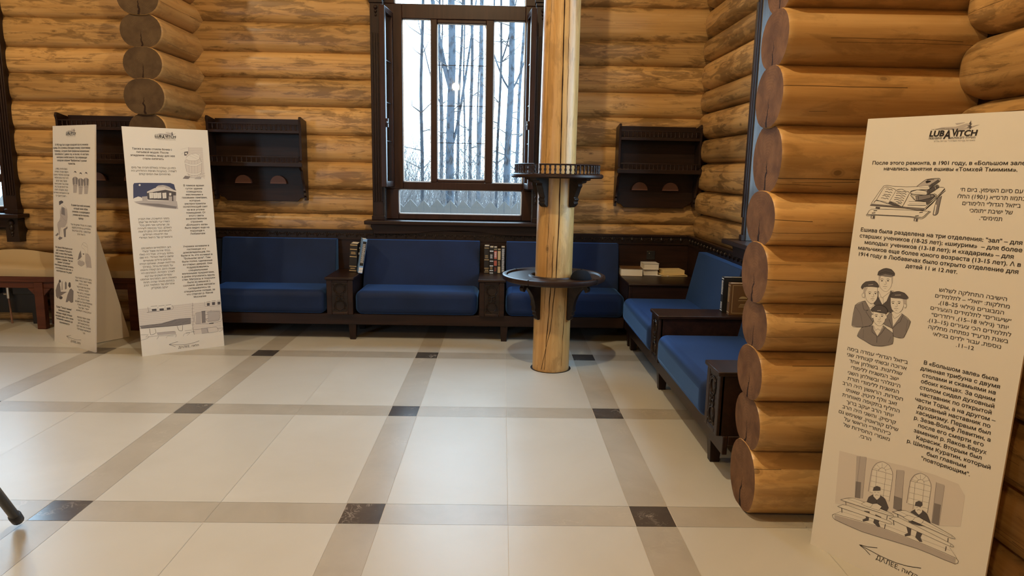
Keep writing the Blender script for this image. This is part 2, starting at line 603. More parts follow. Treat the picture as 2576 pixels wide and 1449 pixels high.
def log_wall(b, P, creases, a0, a1, bulge, openings=(), round_lo=0.0, round_hi=0.0, seed=0, mat=0):
    rnd = random.Random(seed)
    for i in range(len(creases) - 1):
        z0, z1 = creases[i], creases[i + 1]
        mid, half = (z0 + z1) / 2, (z1 - z0) / 2
        spans = [(a0, a1)]
        for (o0, o1, oz0, oz1) in openings:
            if z1 > oz0 + 0.03 and z0 < oz1 - 0.03:
                nw = []
                for s0, s1 in spans:
                    if o0 > s0:
                        nw.append((s0, min(s1, o0)))
                    if o1 < s1:
                        nw.append((max(s0, o1), s1))
                spans = nw
        for s0, s1 in spans:
            if s1 - s0 < 0.02:
                continue
            tint = rnd.uniform(0.02, 0.98)
            off = rnd.uniform(0, 40)
            f1, f2 = wob(rnd.random()), wob(rnd.random())
            st = [s0 + (s1 - s0) * k / max(2, int((s1 - s0) / 0.16)) for k in range(max(2, int((s1 - s0) / 0.16)) + 1)]
            if round_lo and abs(s0 - a0) < 1e-6:
                st = [s0 + round_lo * q for q in (0, 0.04, 0.12, 0.25, 0.42, 0.65, 1)] + [q for q in st if q > s0 + round_lo * 1.05]
            if round_hi and abs(s1 - a1) < 1e-6:
                st = [q for q in st if q < s1 - round_hi * 1.05] + [s1 - round_hi * q for q in (1, 0.65, 0.42, 0.25, 0.12, 0.04, 0)]
            rows, uvs = [], []
            for a in st:
                k = 1 + 0.10 * f1(a)
                hh = 1.0
                for rl, e in ((round_lo, a - a0), (round_hi, a1 - a)):
                    if rl and e < rl:
                        q = math.sqrt(max(0.0, 1 - (1 - e / rl) ** 2))
                        k *= 0.05 + 0.95 * q
                        hh *= 0.25 + 0.75 * q
                row, ur = [], []
                for j in range(13):
                    t = -1 + j / 6.0
                    d = bulge * k * (math.sqrt(max(0.0, 1 - abs(0.990 * t) ** 3.2)) - 0.12)
                    row.append(P(a, d, mid + half * t * hh * (1 + 0.0) + 0.006 * f2(a) * (1 - t * t)))
                    ur.append((a + off, t * half * 1.25))
                rows.append(row)
                uvs.append(ur)
            b.grid(rows, mat, False, uvs, tint)


def backing(b, P, a0, a1, d0, d1, z1, openings, mat=1):
    """the solid thickness of the wall behind the log faces, cut round the windows"""
    def bx(p0, p1, q0, q1):
        if p1 - p0 > 1e-4 and q1 - q0 > 1e-4:
            pts = [P(p0, d0, q0), P(p1, d0, q0), P(p1, d0, q1), P(p0, d0, q1), P(p0, d1, q0), P(p1, d1, q0), P(p1, d1, q1), P(p0, d1, q1)]
            i = len(b.v)
            b.v.extend(pts)
            for q in ((0, 3, 2, 1), (4, 5, 6, 7), (0, 1, 5, 4), (1, 2, 6, 5), (2, 3, 7, 6), (3, 0, 4, 7)):
                b.f.append((tuple(i + k for k in q), mat, None, 0.5))
    c = a0
    for (o0, o1, oz0, oz1) in sorted(openings):
        bx(c, o0, 0, z1)
        bx(o0, o1, 0, oz0)
        bx(o0, o1, oz1, z1)
        c = o1
    bx(c, a1, 0, z1)


WIN_Z = (1.09, 3.86)
CX_BACK, CX_LEFT, CY_RIGHT = -0.43, -5.60, 4.54
OPEN_BACK = [(CX_LEFT - 0.74, CX_LEFT + 0.74, *WIN_Z), (CX_BACK - 0.74, CX_BACK + 0.74, *WIN_Z)]
up = lambda z, n: [z + 0.265 * k for k in range(1, n)]
CR_LEFT = [0, 0.20, 0.45, 0.70, 0.925, 1.137, 1.380, 1.652, 1.905, 2.176, 2.438, 2.680, 2.952, 3.20] + up(3.20, 11)
CR_RIGHTSEG = [0, 0.22, 0.46, 0.71, 0.93, 1.087, 1.325, 1.615, 1.848, 2.132, 2.370, 2.620, 2.855, 3.162] + up(3.162, 11)

b = B()
PB = lambda a, d, z: (a, Y_BACK - d, z)
log_wall(b, PB, CR_LEFT, -7.6, CX_BACK, 0.068, OPEN_BACK, seed=11)
log_wall(b, PB, CR_RIGHTSEG, CX_BACK, X_RIGHT + 0.02, 0.068, OPEN_BACK, seed=23)
backing(b, PB, -7.6, 2.3, 0.0, -0.24, H_ROOM, OPEN_BACK)
b.build('wall_back', ['log', 'wood'], smooth=50, kind='structure')

b = B()
PR = lambda a, d, z: (X_RIGHT - d, a, z)
OPEN_RIGHT = [(CY_RIGHT - 0.74, CY_RIGHT + 0.74, *WIN_Z)]
CR_R = [0, 0.23, 0.47, 0.72, 0.96, 1.20, 1.43, 1.70, 1.93, 2.18, 2.39, 2.65, 2.87, 3.13] + up(3.13, 11)
log_wall(b, PR, CR_R, 3.09, Y_BACK - 0.030, 0.115, OPEN_RIGHT, round_hi=0.17, seed=31)
CR_R2 = [0, 0.20, 0.44, 0.70, 0.95, 1.20, 1.44, 1.67, 1.915, 2.175, 2.43, 2.69, 2.96, 3.2] + up(3.2, 11)
log_wall(b, PR, CR_R2, -2.5, 3.02, 0.115, (), round_hi=0.20, seed=37)
backing(b, PR, -2.7, Y_BACK, 0.0, -0.24, H_ROOM, OPEN_RIGHT)
b.build('wall_right', ['log', 'wood'], smooth=50, kind='structure')

b = B()
PL = lambda a, d, z: (-7.6 + d, a, z)
log_wall(b, PL, CR_R2, -2.5, Y_BACK, 0.10, (), seed=41)
backing(b, PL, -2.7, Y_BACK + 0.24, 0.0, -0.24, H_ROOM, [])
b.build('wall_left', ['log', 'wood'], smooth=50, kind='structure')

b = B()
PF = lambda a, d, z: (a, -2.5 + d, z)
OPEN_FRONT = [(-5.6, -4.4, 1.1, 3.2)]
log_wall(b, PF, CR_LEFT, -7.6, X_RIGHT, 0.10, OPEN_FRONT, seed=43)
backing(b, PF, -7.84, 2.3, 0.0, -0.24, H_ROOM, OPEN_FRONT)
b.build('wall_front', ['log', 'wood'], smooth=50, kind='structure')

b = B()
for k in range(34):
    x0 = -7.7 + k * 0.295
    b.box(x0, x0 + 0.29, -2.7, 7.1, H_ROOM, H_ROOM + 0.04, 0, 0.5)
b.box(-7.84, 2.3, -2.74, 7.14, H_ROOM + 0.04, H_ROOM + 0.2, 0)
b.build('ceiling', ['log_clean'], kind='structure')


# ---- free log ends: the cross wall at the right and the stub on the back wall
def log_stack(name, creases, hw, length, xf, seed, end_mat='log_end', front=math.pi, ends=(True, False), jit=0.012, start_taper=0.0):
    """logs lying along local +s from s=0 (sawn end) to s=length; xf(s,d,z) -> point"""
    rnd = random.Random(seed)
    b = B()
    for i in range(len(creases) - 1):
        z0, z1 = creases[i], creases[i + 1]
        mid, half = (z0 + z1) / 2, (z1 - z0) / 2 * 1.075
        tint = rnd.uniform(0.03, 0.97)
        off = rnd.uniform(0, 40)
        s0 = rnd.uniform(-jit, jit)
        k = 1 + rnd.uniform(-0.06, 0.06)
        f1, f2 = wob(rnd.random()), wob(rnd.random())
        n = 28
        st = [s0, s0 + 0.012] + [s0 + 0.03 + (length - s0 - 0.03) * q / max(3, int(length / 0.14)) for q in range(max(3, int(length / 0.14)) + 1)]
        rows, uvs = [], []
        for q, s in enumerate(st):
            w = hw * k * (1 + 0.035 * f1(s)) * (0.965 if q == 0 else 1)
            hh = half * (0.975 if q == 0 else 1)
            row = []
            for j in range(n):
                a = 2 * math.pi * j / n - math.pi / 2
                ca, sa = math.cos(a), math.sin(a)
                row.append(xf(s, w * math.copysign(abs(ca) ** 0.80, ca), mid + hh * sa + 0.004 * f2(s)))
            rows.append(row)
            uvs.append([(s + off, (2 * math.pi * j / n - math.pi / 2 - front) * 0.13) for j in range(n + 1)])
        b.grid(rows, 0, True, uvs, tint)
        for e, (row, s) in enumerate(((rows[0], st[0]), (rows[-1], st[-1]))):
            if ends[e]:
                cen = xf(s, 0, mid)
                for j in range(n):
                    a, c = 2 * math.pi * j / n - math.pi / 2, 2 * math.pi * (j + 1) / n - math.pi / 2
                    u = [(0, 0), (math.cos(a) * hw, math.sin(a) * half), (math.cos(c) * hw, math.sin(c) * half)]
                    b.poly([cen, row[j], row[(j + 1) % n]], 1, u, tint)
    return b.build(name, ['log_clean', end_mat], smooth=40, kind='structure')


CR_PART = [0.0, 0.318, 0.560, 0.797, 1.023, 1.288, 1.521, 1.809, 2.062, 2.299, 2.56, 2.82] + [2.82 + 0.26 * k for k in range(1, 12)]
log_stack('wall_partition', CR_PART, 0.165, 0.98, lambda s, d, z: (1.180 + s, 3.09 + d, z), 5)
CR_STUB = [0, 0.20, 0.46, 0.72, 0.97, 1.22, 1.48, 1.750, 2.017, 2.300, 2.561, 2.829] + [2.829 + 0.262 * k for k in range(1, 12)]


def stub_xf(s, d, z):
    a = math.radians(1.5)          # the stub is not quite square to the wall
    return (-3.048 - s * math.sin(a) + d * math.cos(a), 6.02 + s * math.cos(a) + d * math.sin(a), z)


log_stack('wall_stub', CR_STUB, 0.172, 0.90, stub_xf, 9, 'log_end_dark', 0.0, jit=0.02)


# ---- windows (local: x along the wall, -y into the room, z up)
def window(name, loc, rz, sashes=True, brackets=False, handle=True, sl=-0.560, fy=0.0, pw=0.055):
    r = structure(name, loc, rz)
    Z0, Z1 = WIN_Z
    # lining of the opening
    b = B()
    b.box(-0.755, -0.725, -0.10, 0.26, Z0, Z1)
    b.box(0.725, 0.755, -0.10, 0.26, Z0, Z1)
    b.box(-0.755, 0.755, -0.10, 0.26, Z1 - 0.01, Z1 + 0.02)
    b.box(-0.755, 0.755, -0.02, 0.26, Z0 - 0.03, Z0)
    b.build('window_jamb', 'jamb', r, bevel=0.004)
    # fluted pilasters with base block and moulded capital
    for s in (-1, 1):
        b = B()
        pc = s * (0.735 + pw)
        b.box(pc - pw, pc + pw, -0.118, -0.04, Z0, 3.16)
        for k in range(4):
            x = pc + pw * (-0.655 + 0.436 * k)
            b.box(x - pw * 0.127, x + pw * 0.127, -0.130, -0.115, 1.27, 2.86)
        for e, d, z0, z1 in ((1.16, -0.132, Z0, 1.135), (1.16, -0.132, 3.13, 3.16), (1.35, -0.145, 3.16, 3.21), (0.95, -0.125, 3.21, Z1 + 0.1)):
            b.box(pc - pw * e, pc + pw * e, d, -0.04, z0, z1)
        for k in range(3):   # carved drop under the capital
            b.ball((pc, -0.122, 3.09 - 0.035 * k), 0.020 - 0.004 * k, 8)
        b.build('pilaster', 'wood_z', r, bevel=0.004)
    b = B()
    b.box(-0.90, 0.90, -0.13, -0.04, Z1, Z1 + 0.16)
    b.build('window_head', 'wood', r, bevel=0.006)
    # outer frame
    b = B()
    y0, y1 = fy, fy + 0.09
    b.box(-0.737, sl, y0, y1, 1.395, 3.155)
    b.box(0.632, 0.737, y0, y1, 1.395, 3.155)
    b.box(sl, 0.632, y0, y1, 3.02, 3.155)
    b.box(sl, 0.632, y0, y1, 1.395, 1.468)
    b.box(-0.283, -0.222, y0, y1, 1.468, 3.02)
    b.box(0.254, 0.326, y0, y1, 1.468, 3.02)
    b.box(-0.222, 0.254, y0 + 0.008, y1, 1.468, 1.495)
    b.box(-0.222, 0.254, y0 + 0.008, y1, 2.985, 3.02)
    b.box(-0.737, min(sl, -0.607), y0, y1, 1.095, 1.395)
    b.box(0.627, 0.737, y0, y1, 1.095, 1.395)
    b.box(min(sl, -0.607), 0.627, y0, y1, 1.095, 1.150)
    b.box(-0.737, -0.63, y0, y1, 3.155, Z1 - 0.01)
    b.box(0.63, 0.737, y0, y1, 3.155, Z1 - 0.01)
    b.box(-0.63, 0.63, y0, y1, Z1 - 0.09, Z1 - 0.01)
    b.build('window_frame', 'frame', r, bevel=0.006)
    panes = [(sl, -0.283, 1.468, 3.02), (-0.222, 0.254, 1.495, 2.985), (0.326, 0.632, 1.468, 3.02), (min(sl, -0.607), 0.627, 1.150, 1.395), (-0.63, 0.63, 3.155, Z1 - 0.09)]
    for x0, x1, z0, z1 in panes:
        g = B()
        g.box(x0 - 0.01, x1 + 0.01, fy + 0.045, fy + 0.053, z0 - 0.01, z1 + 0.01)
        go = g.build('window_pane', 'glass', r)
        e = B()
        t = 0.007
        e.box(x0, x1, fy + 0.030, fy + 0.044, z0, z0 + t)
        e.box(x0, x1, fy + 0.030, fy + 0.044, z1 - t, z1)
        e.box(x0, x0 + t, fy + 0.030, fy + 0.044, z0, z1)
        e.box(x1 - t, x1, fy + 0.030, fy + 0.044, z0, z1)
        e.build('glazing_bead', 'spacer', go)
    b = B()
    for z in (2.600, 2.215, 1.856):
        b.box(-0.222, 0.254, fy + 0.036, fy + 0.042, z - 0.003, z + 0.003)
    b.build('glazing_bar', 'wood', r)
    if sashes:
        for s, xs in ((-1, -0.668), (1, 0.668)):
            so = structure_part('open_sash', r, (xs, 0, 0), math.radians(6.0 * s))
            b = B()
            b.box(-0.026, 0.026, -0.045, 0.0, 1.42, 3.07)
            b.box(-0.026, 0.026, -0.315, -0.262, 1.42, 3.07)
            b.box(-0.026, 0.026, -0.262, -0.045, 1.42, 1.475)
            b.box(-0.026, 0.026, -0.262, -0.045, 3.02, 3.07)
            b.build('sash_frame', 'frame', so, bevel=0.006)
            g = B()
            g.box(-0.005, 0.005, -0.268, -0.040, 1.470, 3.025)
            g.build('sash_pane', 'glass', so)
            g = B()
            for z in (2.600, 2.215, 1.856):
                g.box(-0.010, 0.010, -0.262, -0.045, z - 0.004, z + 0.004)
            g.build('glazing_bar', 'wood', so)
            if handle:
                h = B()
                h.box(s * -0.045, s * -0.026, -0.300, -0.280, 1.98, 2.06) if s < 0 else h.box(-0.045, -0.026, -0.300, -0.280, 1.98, 2.06)
                h.tube([(s * -0.042 if s < 0 else -0.042, -0.29, 2.02), (s * -0.042 if s < 0 else -0.042, -0.36, 2.02)], 0.009, 8)
                h.build('sash_handle', 'frame', so, smooth=40)
    # sill and shaped apron
    b = B()
    b.box(-0.915, 0.915, -0.225, 0.03, 1.052, 1.090)
    b.build('window_sill', 'wood', r, bevel=0.008)
    b = B()
    half = [(-0.86, 1.052), (-0.865, 1.03), (-0.845, 0.99), (-0.835, 0.955), (-0.55, 0.958), (-0.40, 0.966), (-0.25, 0.985), (-0.1, 0.994), (0, 0.996)]
    pts = half + [(-x, z) for x, z in reversed(half[:-1])]
    b.prism(pts, lambda p, q, t: (p, t, q), -0.150, -0.02)
    b.build('window_apron', 'wood', r, bevel=0.004)
    if brackets:
        for s in (-1, 1):
            b = B()
            b.box(s * 0.80 - 0.062, s * 0.80 + 0.062, -0.155, -0.03, 0.815, 1.052)
            b.ball((s * 0.80, -0.158, 1.005), 0.028, 10, 0, 1.2)
            b.ball((s * 0.80, -0.158, 0.955), 0.022, 10, 0, 1.6)
            b.ball((s * 0.80, -0.157, 0.905), 0.017, 10)
            b.ball((s * 0.80, -0.157, 0.880), 0.012, 10)
            b.build('sill_bracket', 'carved', r, smooth=40)
    return r


def structure_part(name, parent, loc, rz):
    o = bpy.data.objects.new(name, None)
    o.empty_display_size = 0.05
    o.parent = parent
    o.location = loc
    o.rotation_euler = (0, 0, rz)
    C.objects.link(o)
    return o


window('window_1', (CX_BACK, Y_BACK, 0), 0.0)
window('window_2', (CX_LEFT, Y_BACK, 0), 0.0, sashes=False, brackets=True)
window('window_3', (X_RIGHT, CY_RIGHT, 0), -math.pi / 2, sashes=False, sl=-0.70, fy=0.12, pw=0.022)
for k, (x0, x1, z0, z1) in enumerate(OPEN_FRONT):
    r = structure('window_%d' % (k + 4), ((x0 + x1) / 2, -2.5, 0), math.pi)
    w = (x1 - x0) / 2
    b = B()
    b.box(-w, -w + 0.1, 0, 0.1, z0, z1)
    b.box(w - 0.1, w, 0, 0.1, z0, z1)
    b.box(-0.04, 0.04, 0, 0.1, z0, z1)
    b.box(-w, w, 0.005, 0.095, z0, z0 + 0.1)
    b.box(-w, w, 0.005, 0.095, z1 - 0.1, z1)
    b.build('window_frame', 'frame', r)
    b = B()
    b.box(-w + 0.05, w - 0.05, 0.045, 0.053, z0 + 0.05, z1 - 0.05)
    b.build('window_pane', 'glass', r)


# ---- dark wainscot behind the benches with its carved rail
def motif(b, P, a, z, w, h, mat=1):
    """a fan of three leaves between two curls, raised off the rail; P(a, d, z)"""
    for s in (-1, 1):
        pts = []
        for k in range(8):
            t = k / 7.0
            ang = t * 4.4
            rr = w * 0.20 * (1 - 0.72 * t)
            pts.append(P(a + s * (w * 0.27 - rr * math.cos(ang) * 1.0), 0.004, z - h * 0.05 + rr * math.sin(ang) * 0.9))
        b.tube(pts, [0.0045] * 5 + [0.0035] * 3, 5, mat)
        b.tube([P(a + s * w * 0.02, 0.004, z - h * 0.36), P(a + s * w * 0.12, 0.007, z), P(a + s * w * 0.20, 0.004, z + h * 0.33)], [0.003, 0.006, 0.002], 5, mat)
    b.tube([P(a, 0.004, z - h * 0.38), P(a, 0.008, z), P(a, 0.004, z + h * 0.38)], [0.003, 0.007, 0.002], 5, mat)
    b.ball(P(a + w * 0.5, 0.003, z), 0.0065, 6, mat)


def wainscot(name, P, a0, a1, pitch=0.098):
    b = B()

    def bx(p0, p1, d0, d1, z0, z1, m):
        lo, hi = P(p0, d0, z0), P(p1, d1, z1)
        b.box(min(lo[0], hi[0]), max(lo[0], hi[0]), min(lo[1], hi[1]), max(lo[1], hi[1]), z0, z1, m)
    bx(a0, a1, -0.02, 0.0, 0.02, 0.905, 0)
    bx(a0, a1, -0.02, 0.012, 0.893, 0.906, 0)
    bx(a0, a1, -0.02, 0.010, 0.906, 0.974, 1)
    bx(a0, a1, -0.02, 0.026, 0.974, 0.990, 0)
    n = int((a1 - a0) / pitch)
    for k in range(n):
        motif(b, lambda a, d, z: P(a, d + 0.010, z), a0 + (k + 0.5) * pitch, 0.940, pitch, 0.058)
    b.build(name, ['wood', 'carved'], smooth=35, kind='structure')


wainscot('trim_1', lambda a, d, z: (a, 6.785 - d, z), -2.86, 1.895)
wainscot('trim_2', lambda a, d, z: (1.878 - d, a, z), 3.29, 6.79)

# ================================================================ benches
def carved_panel(b, P, w, h):
    """relief of two wreathed ovals and scrolls; P(x, d, z) about the panel centre"""
    for s in (-1, 1):
        zc = s * h * 0.29
        for rx, rz, r in ((0.30, 0.145, 0.0045), (0.40, 0.185, 0.003)):
            pts = [P(w * rx * math.cos(t), 0.004, zc + h * rz * math.sin(t)) for t in [2 * math.pi * k / 20 for k in range(21)]]
            b.tube(pts, r, 5, cap=False)
        for k in range(7):
            t = math.radians(-50 + 280 * k / 6.0) if s > 0 else math.radians(130 + 280 * k / 6.0)
            b.ball(P(w * 0.36 * math.cos(t), 0.003, zc + h * 0.165 * math.sin(t)), 0.0075, 6)
        for q in (-1, 1):
            pts = []
            for k in range(9):
                t = k / 8.0
                a = t * 5.0
                rr = w * 0.15 * (1 - 0.75 * t)
                pts.append(P(q * (w * 0.17 - rr * math.cos(a)), 0.004, s * (h * 0.045 + rr * math.sin(a) * 1.1)))
            b.tube(pts, 0.004, 5)
            pts = []
            for k in range(8):
                t = k / 7.0
                a = t * 4.6
                rr = w * 0.12 * (1 - 0.7 * t)
                pts.append(P(q * (w * 0.36 - rr * math.cos(a)), 0.004, s * (h * 0.45 - rr * math.sin(a))))
            b.tube(pts, 0.0035, 5)
    b.tube([P(0, 0.004, -h * 0.12), P(0, 0.009, 0), P(0, 0.004, h * 0.12)], [0.002, 0.006, 0.002], 5)
    for q in (-1, 1):
        b.tube([P(0, 0.005, 0), P(q * w * 0.12, 0.006, h * 0.012), P(q * w * 0.24, 0.004, 0)], [0.005, 0.005, 0.002], 5)


def armrest(parent, a0, a1, f, bk, name='armrest'):
    """local: a along the bench, front face at f (towards -y), back at bk"""
    b = B()
    b.box(a0 + 0.006, a1 - 0.006, f + 0.010, bk, 0.25, 0.576)
    b.box(a0 + 0.006, a0 + 0.055, f, f + 0.03, 0.25, 0.576)
    b.box(a1 - 0.055, a1 - 0.006, f, f + 0.03, 0.25, 0.576)
    b.box(a0 + 0.055, a1 - 0.055, f, f + 0.03, 0.25, 0.275)
    b.box(a0 + 0.055, a1 - 0.055, f, f + 0.03, 0.553, 0.576)
    b.box(a0 - 0.006, a1 + 0.006, f - 0.012, bk, 0.576, 0.600)
    o = b.build(name, 'wood', parent, bevel=0.005)
    c = B()
    ac, w, h = (a0 + a1) / 2, (a1 - a0) - 0.112, 0.272
    c.box(a0 + 0.055, a1 - 0.055, f + 0.004, f + 0.02, 0.275, 0.553)
    carved_panel(c, lambda x, d, z: (ac + x, f + 0.004 - d, 0.414 + z), w, h)
    c.build('carved_panel', 'carved', o, smooth=40)
    return o


def seat_cushion(parent, a0, a1, f, bk):
    b = B()
    b.box(a0, a1, f, bk, 0.252, 0.474)
    o = b.build('seat_cushion', 'velvet', parent, bevel=0.062, seg=6)
    return o


def back_cushion(parent, a0, a1, yb):
    """leans back against the wainscot at y = yb"""
    b = B()
    lo, hi = 0.44, 0.902
    pts = [(yb - 0.185, lo), (yb - 0.02, lo), (yb - 0.004, hi - 0.01), (yb - 0.012, hi), (yb - 0.085, hi)]
    b.prism(pts, lambda p, q, t: (t, p, q), a0, a1)
    return b.build('back_cushion', 'velvet', parent, bevel=0.030, seg=5)


def leg(parent, a, y, h=0.155, t=0.036):
    b = B()
    i = len(b.v)
    for z, q in ((0, t * 0.72), (h, t)):
        b.v.extend([(a - q, y - q, z), (a + q, y - q, z), (a + q, y + q, z), (a - q, y + q, z)])
    for q in ((0, 3, 2, 1), (4, 5, 6, 7), (0, 1, 5, 4), (1, 2, 6, 5), (2, 3, 7, 6), (3, 0, 4, 7)):
        b.f.append((tuple(i + k for k in q), 0, None, 0.5))
    b.build('leg', 'wood_z', parent, bevel=0.003)


def bench(name, label, loc, rz, arms, bays, a0, a1, f, wall, legs, over=0.0):
    r = thing(name, label, 'bench', loc, rz)
    b = B()
    b.box(a0, a1, f + 0.035, f + 0.062, 0.150, 0.252)
    b.box(a0, a1, f + 0.062, wall, 0.20, 0.252)
    b.box(a0, a1, wall - 0.03, wall, 0.150, 0.25)
    b.build('base_frame', 'wood', r, bevel=0.004)
    for a in legs:
        leg(r, a, f + 0.085)
        leg(r, a, wall - 0.06)
    for p, q in arms:
        armrest(r, p, q, f, wall)
    for p, q in bays:
        seat_cushion(r, p, q, f - 0.004 - over, wall - 0.075)
        back_cushion(r, p, q, wall)
    ox, oy = (a0 + a1) / 2, f + 0.06      # put the root at the foot of the bench
    for ch in r.children:
        ch.location = (-ox, -oy, 0)
    r.location = (ox, oy, 0) if rz == 0 else (oy, -ox, 0)
    return r


# back wall bench: local = world
bench('upholstered_bench', 'long dark wooden bench with three blue velvet seats under the tall window', (0, 0, 0), 0,
      [(-2.862, -2.745), (-1.613, -1.358), (-0.203, 0.042)],
      [(-2.735, -1.622), (-1.348, -0.213), (0.052, 1.160)], -2.862, 1.165, 6.205, 6.782,
      [-2.80, -1.385, 0.037])
# right wall bench: local x = -world y, local y = world x
bench('upholstered_bench', 'dark wooden bench with two blue velvet seats running along the right log wall', (0, 0, 0), -math.pi / 2,
      [(-4.975, -4.715), (-3.575, -3.345)],
      [(-6.110, -4.985), (-4.705, -3.585)], -6.115, -3.345, 1.135, 1.875,
      [-6.03, -4.90, -3.62], over=0.012)
t = thing('corner_table', 'dark wooden corner box table where the two blue benches meet', 'table', (1.525, 6.45, 0))
b = B()
b.box(-0.352, 0.345, -0.330, 0.330, 0.15, 0.577)
b.box(-0.352, -0.322, -0.336, -0.30, 0.15, 0.577)
b.build('body', 'wood', t, bevel=0.005)
b = B()
b.box(-0.358, 0.345, -0.345, 0.330, 0.578, 0.600)
b.build('top', 'wood', t, bevel=0.006)
for x in (-0.31, 0.30):
    for y in (-0.28, 0.28):
        leg(t, x, y, 0.15, 0.03)


# ---- low bench with tan pad along the left part of the back wall
t = thing('padded_bench', 'low reddish wooden bench with a tan pad left of the standing boards', 'bench', (-4.95, 6.62, 0))
b = B()
b.box(-1.45, 1.47, -0.13, 0.15, 0.458, 0.512)
b.build('bench_top', 'red_wood', t, bevel=0.006)
b = B()
b.box(-1.43, 1.45, -0.115, -0.09, 0.400, 0.458)
b.box(-1.43, 1.45, 0.10, 0.125, 0.400, 0.458)
b.build('apron', 'red_wood', t, bevel=0.003)
for x in (-1.36, -0.42, 0.52, 1.41):
    for y, e in ((-0.105, 1), (0.11, 0)):
        b = B()
        b.box(x - 0.042, x + 0.042, y - 0.03, y + 0.03, 0, 0.458)
        if e and -1 < x < 1.3:
            for s in (-1, 1):
                b.prism([(x + s * 0.04, 0.400), (x + s * 0.11, 0.400), (x + s * 0.04, 0.325)], lambda p, q, k: (p, k, q), y - 0.02, y + 0.02)
        b.build('leg', 'red_wood', t, bevel=0.004)
b = B()
rows = []
for k in range(31):
    x = -1.45 + 2.93 * k / 30
    row = []
    for (y, z) in [(-0.128, 0.514), (-0.138, 0.545), (-0.132, 0.585), (-0.10, 0.603), (0.0, 0.617), (0.10, 0.640), (0.16, 0.705), (0.175, 0.66), (0.17, 0.514)]:
        lift = 0.030 * math.sin(x * 4.1 + 1.0) * max(0, (z - 0.60)) / 0.1 + 0.004 * math.sin(x * 9)
        row.append((x, y, z + (lift if z > 0.56 else 0)))
    rows.append(row)
b.grid(rows, 0, True)
b.poly(rows[0])
b.poly(list(reversed(rows[-1])))
b.build('pad', 'tan', t, smooth=50)
t = thing('radiator', 'low black radiator box under the tan padded bench', 'radiator', (-4.95, 6.74, 0))
b = B()
b.box(-0.33, -0.02, -0.05, 0.045, 0.30, 0.385)
b.box(0.125, 0.40, -0.05, 0.045, 0.30, 0.385)
b.box(-0.33, 0.40, 0.02, 0.045, 0.10, 0.38)
b.build('casing', 'black', t, bevel=0.006)
for x in (-0.22, 0.3):
    b = B()
    b.box(x - 0.02, x + 0.02, -0.02, 0.03, 0, 0.31)
    b.build('foot', 'black', t)
b = B()
b.tube([(0.063, -0.02, 0.365), (0.063, -0.02, 0.255)], 0.018, 10)
b.tube([(0.063, -0.02, 0.30), (0.02, -0.02, 0.30)], 0.012, 8)
b.build('valve', 'metal', t, smooth=40)
b = B()
b.tube([(0.063, -0.02, 0.26), (0.072, -0.02, 0.0)], 0.009, 8)
b.build('pipe', 'pipe', t, smooth=40)


# ================================================================ shelves on the wall
def wall_shelf(label, cx, W, wall_y):
    r = thing('wall_shelf', label, 'shelf', (cx, wall_y, 0), 0, 'hanging shelves on the back wall')
    h = W / 2
    b = B()   # back board with clipped lower corners
    pts = [(-h + 0.02, 2.045), (-h + 0.02, 1.33), (-h + 0.045, 1.295), (-h + 0.075, 1.290), (-h + 0.105, 1.258),
           (h - 0.105, 1.258), (h - 0.075, 1.290), (h - 0.045, 1.295), (h - 0.02, 1.33), (h - 0.02, 2.045)]
    b.prism(pts, lambda p, q, t: (p, t, q), -0.035, -0.012)
    bo = b.build('back_panel', 'wood', r, bevel=0.002)
    for s in (-0.19, 0.19):
        b = B()
        pts = [(s * W + 0.078 * math.cos(math.radians(a)), 1.430 + 0.078 * math.sin(math.radians(a))) for a in range(0, 181, 12)]
        b.prism(pts, lambda p, q, t: (p, t, q), -0.068, -0.030)
        b.build('half_round_peg', 'knob', r, label='lighter brown half round peg')
    for s in (-1, 1):
        b = B()
        prof = [(-0.012, 2.03), (-0.05, 2.035), (-0.10, 2.042), (-0.16, 2.052), (-0.20, 2.058), (-0.215, 2.03), (-0.200, 1.99), (-0.200, 1.655),
                (-0.245, 1.640), (-0.245, 1.595), (-0.225, 1.570), (-0.185, 1.555), (-0.170, 1.500), (-0.140, 1.450), (-0.115, 1.40),
                (-0.120, 1.365), (-0.095, 1.350), (-0.105, 1.320), (-0.080, 1.305), (-0.085, 1.270), (-0.012, 1.270)]
        x0 = s * (h - 0.012)
        b.prism(prof, lambda p, q, t: (t, p, q), x0 - 0.011, x0 + 0.011)
        b.build('side_panel', 'wood_z', r, bevel=0.002)
    for z, d, nm in ((1.918, 0.195, 'shelf_board'), (1.612, 0.240, 'shelf_board')):
        b = B()
        b.box(-h + 0.02, h - 0.02, -d, -0.03, z - 0.014, z + 0.014)
        if z < 1.7:
            b.box(-h - 0.012, h + 0.012, -0.250, -0.225, z - 0.020, z + 0.020)
        bo = b.build(nm, 'wood', r, bevel=0.003)
        b = B()
        y = -d + 0.012
        b.box(-h + 0.022, h - 0.022, y - 0.007, y + 0.007, z + 0.066, z + 0.078)
        b.build('gallery_rail', 'wood', bo, bevel=0.002)
        n = 18
        g = B()
        g.lathe([(0.005, 0.014), (0.0085, 0.018), (0.004, 0.026), (0.0095, 0.040), (0.004, 0.054), (0.007, 0.062), (0.004, 0.066)], (0, 0, 0), 8)
        sp = g.build('spindle', 'wood', bo, smooth=60)
        for k in range(n):
            if k:
                sp = sp.copy()
                C.objects.link(sp)
            sp.location = (-h + 0.055 + (W - 0.11) * k / (n - 1), y, z)
    return r


wall_shelf('dark wooden wall shelf left of the tall window, above the first blue seat', -2.355, 0.895, 6.815)
wall_shelf('dark wooden wall shelf in the corner right of the log pillar', 1.505, 0.800, 6.815)
wall_shelf('dark wooden wall shelf half hidden behind the two standing boards', -3.765, 0.875, 6.815)


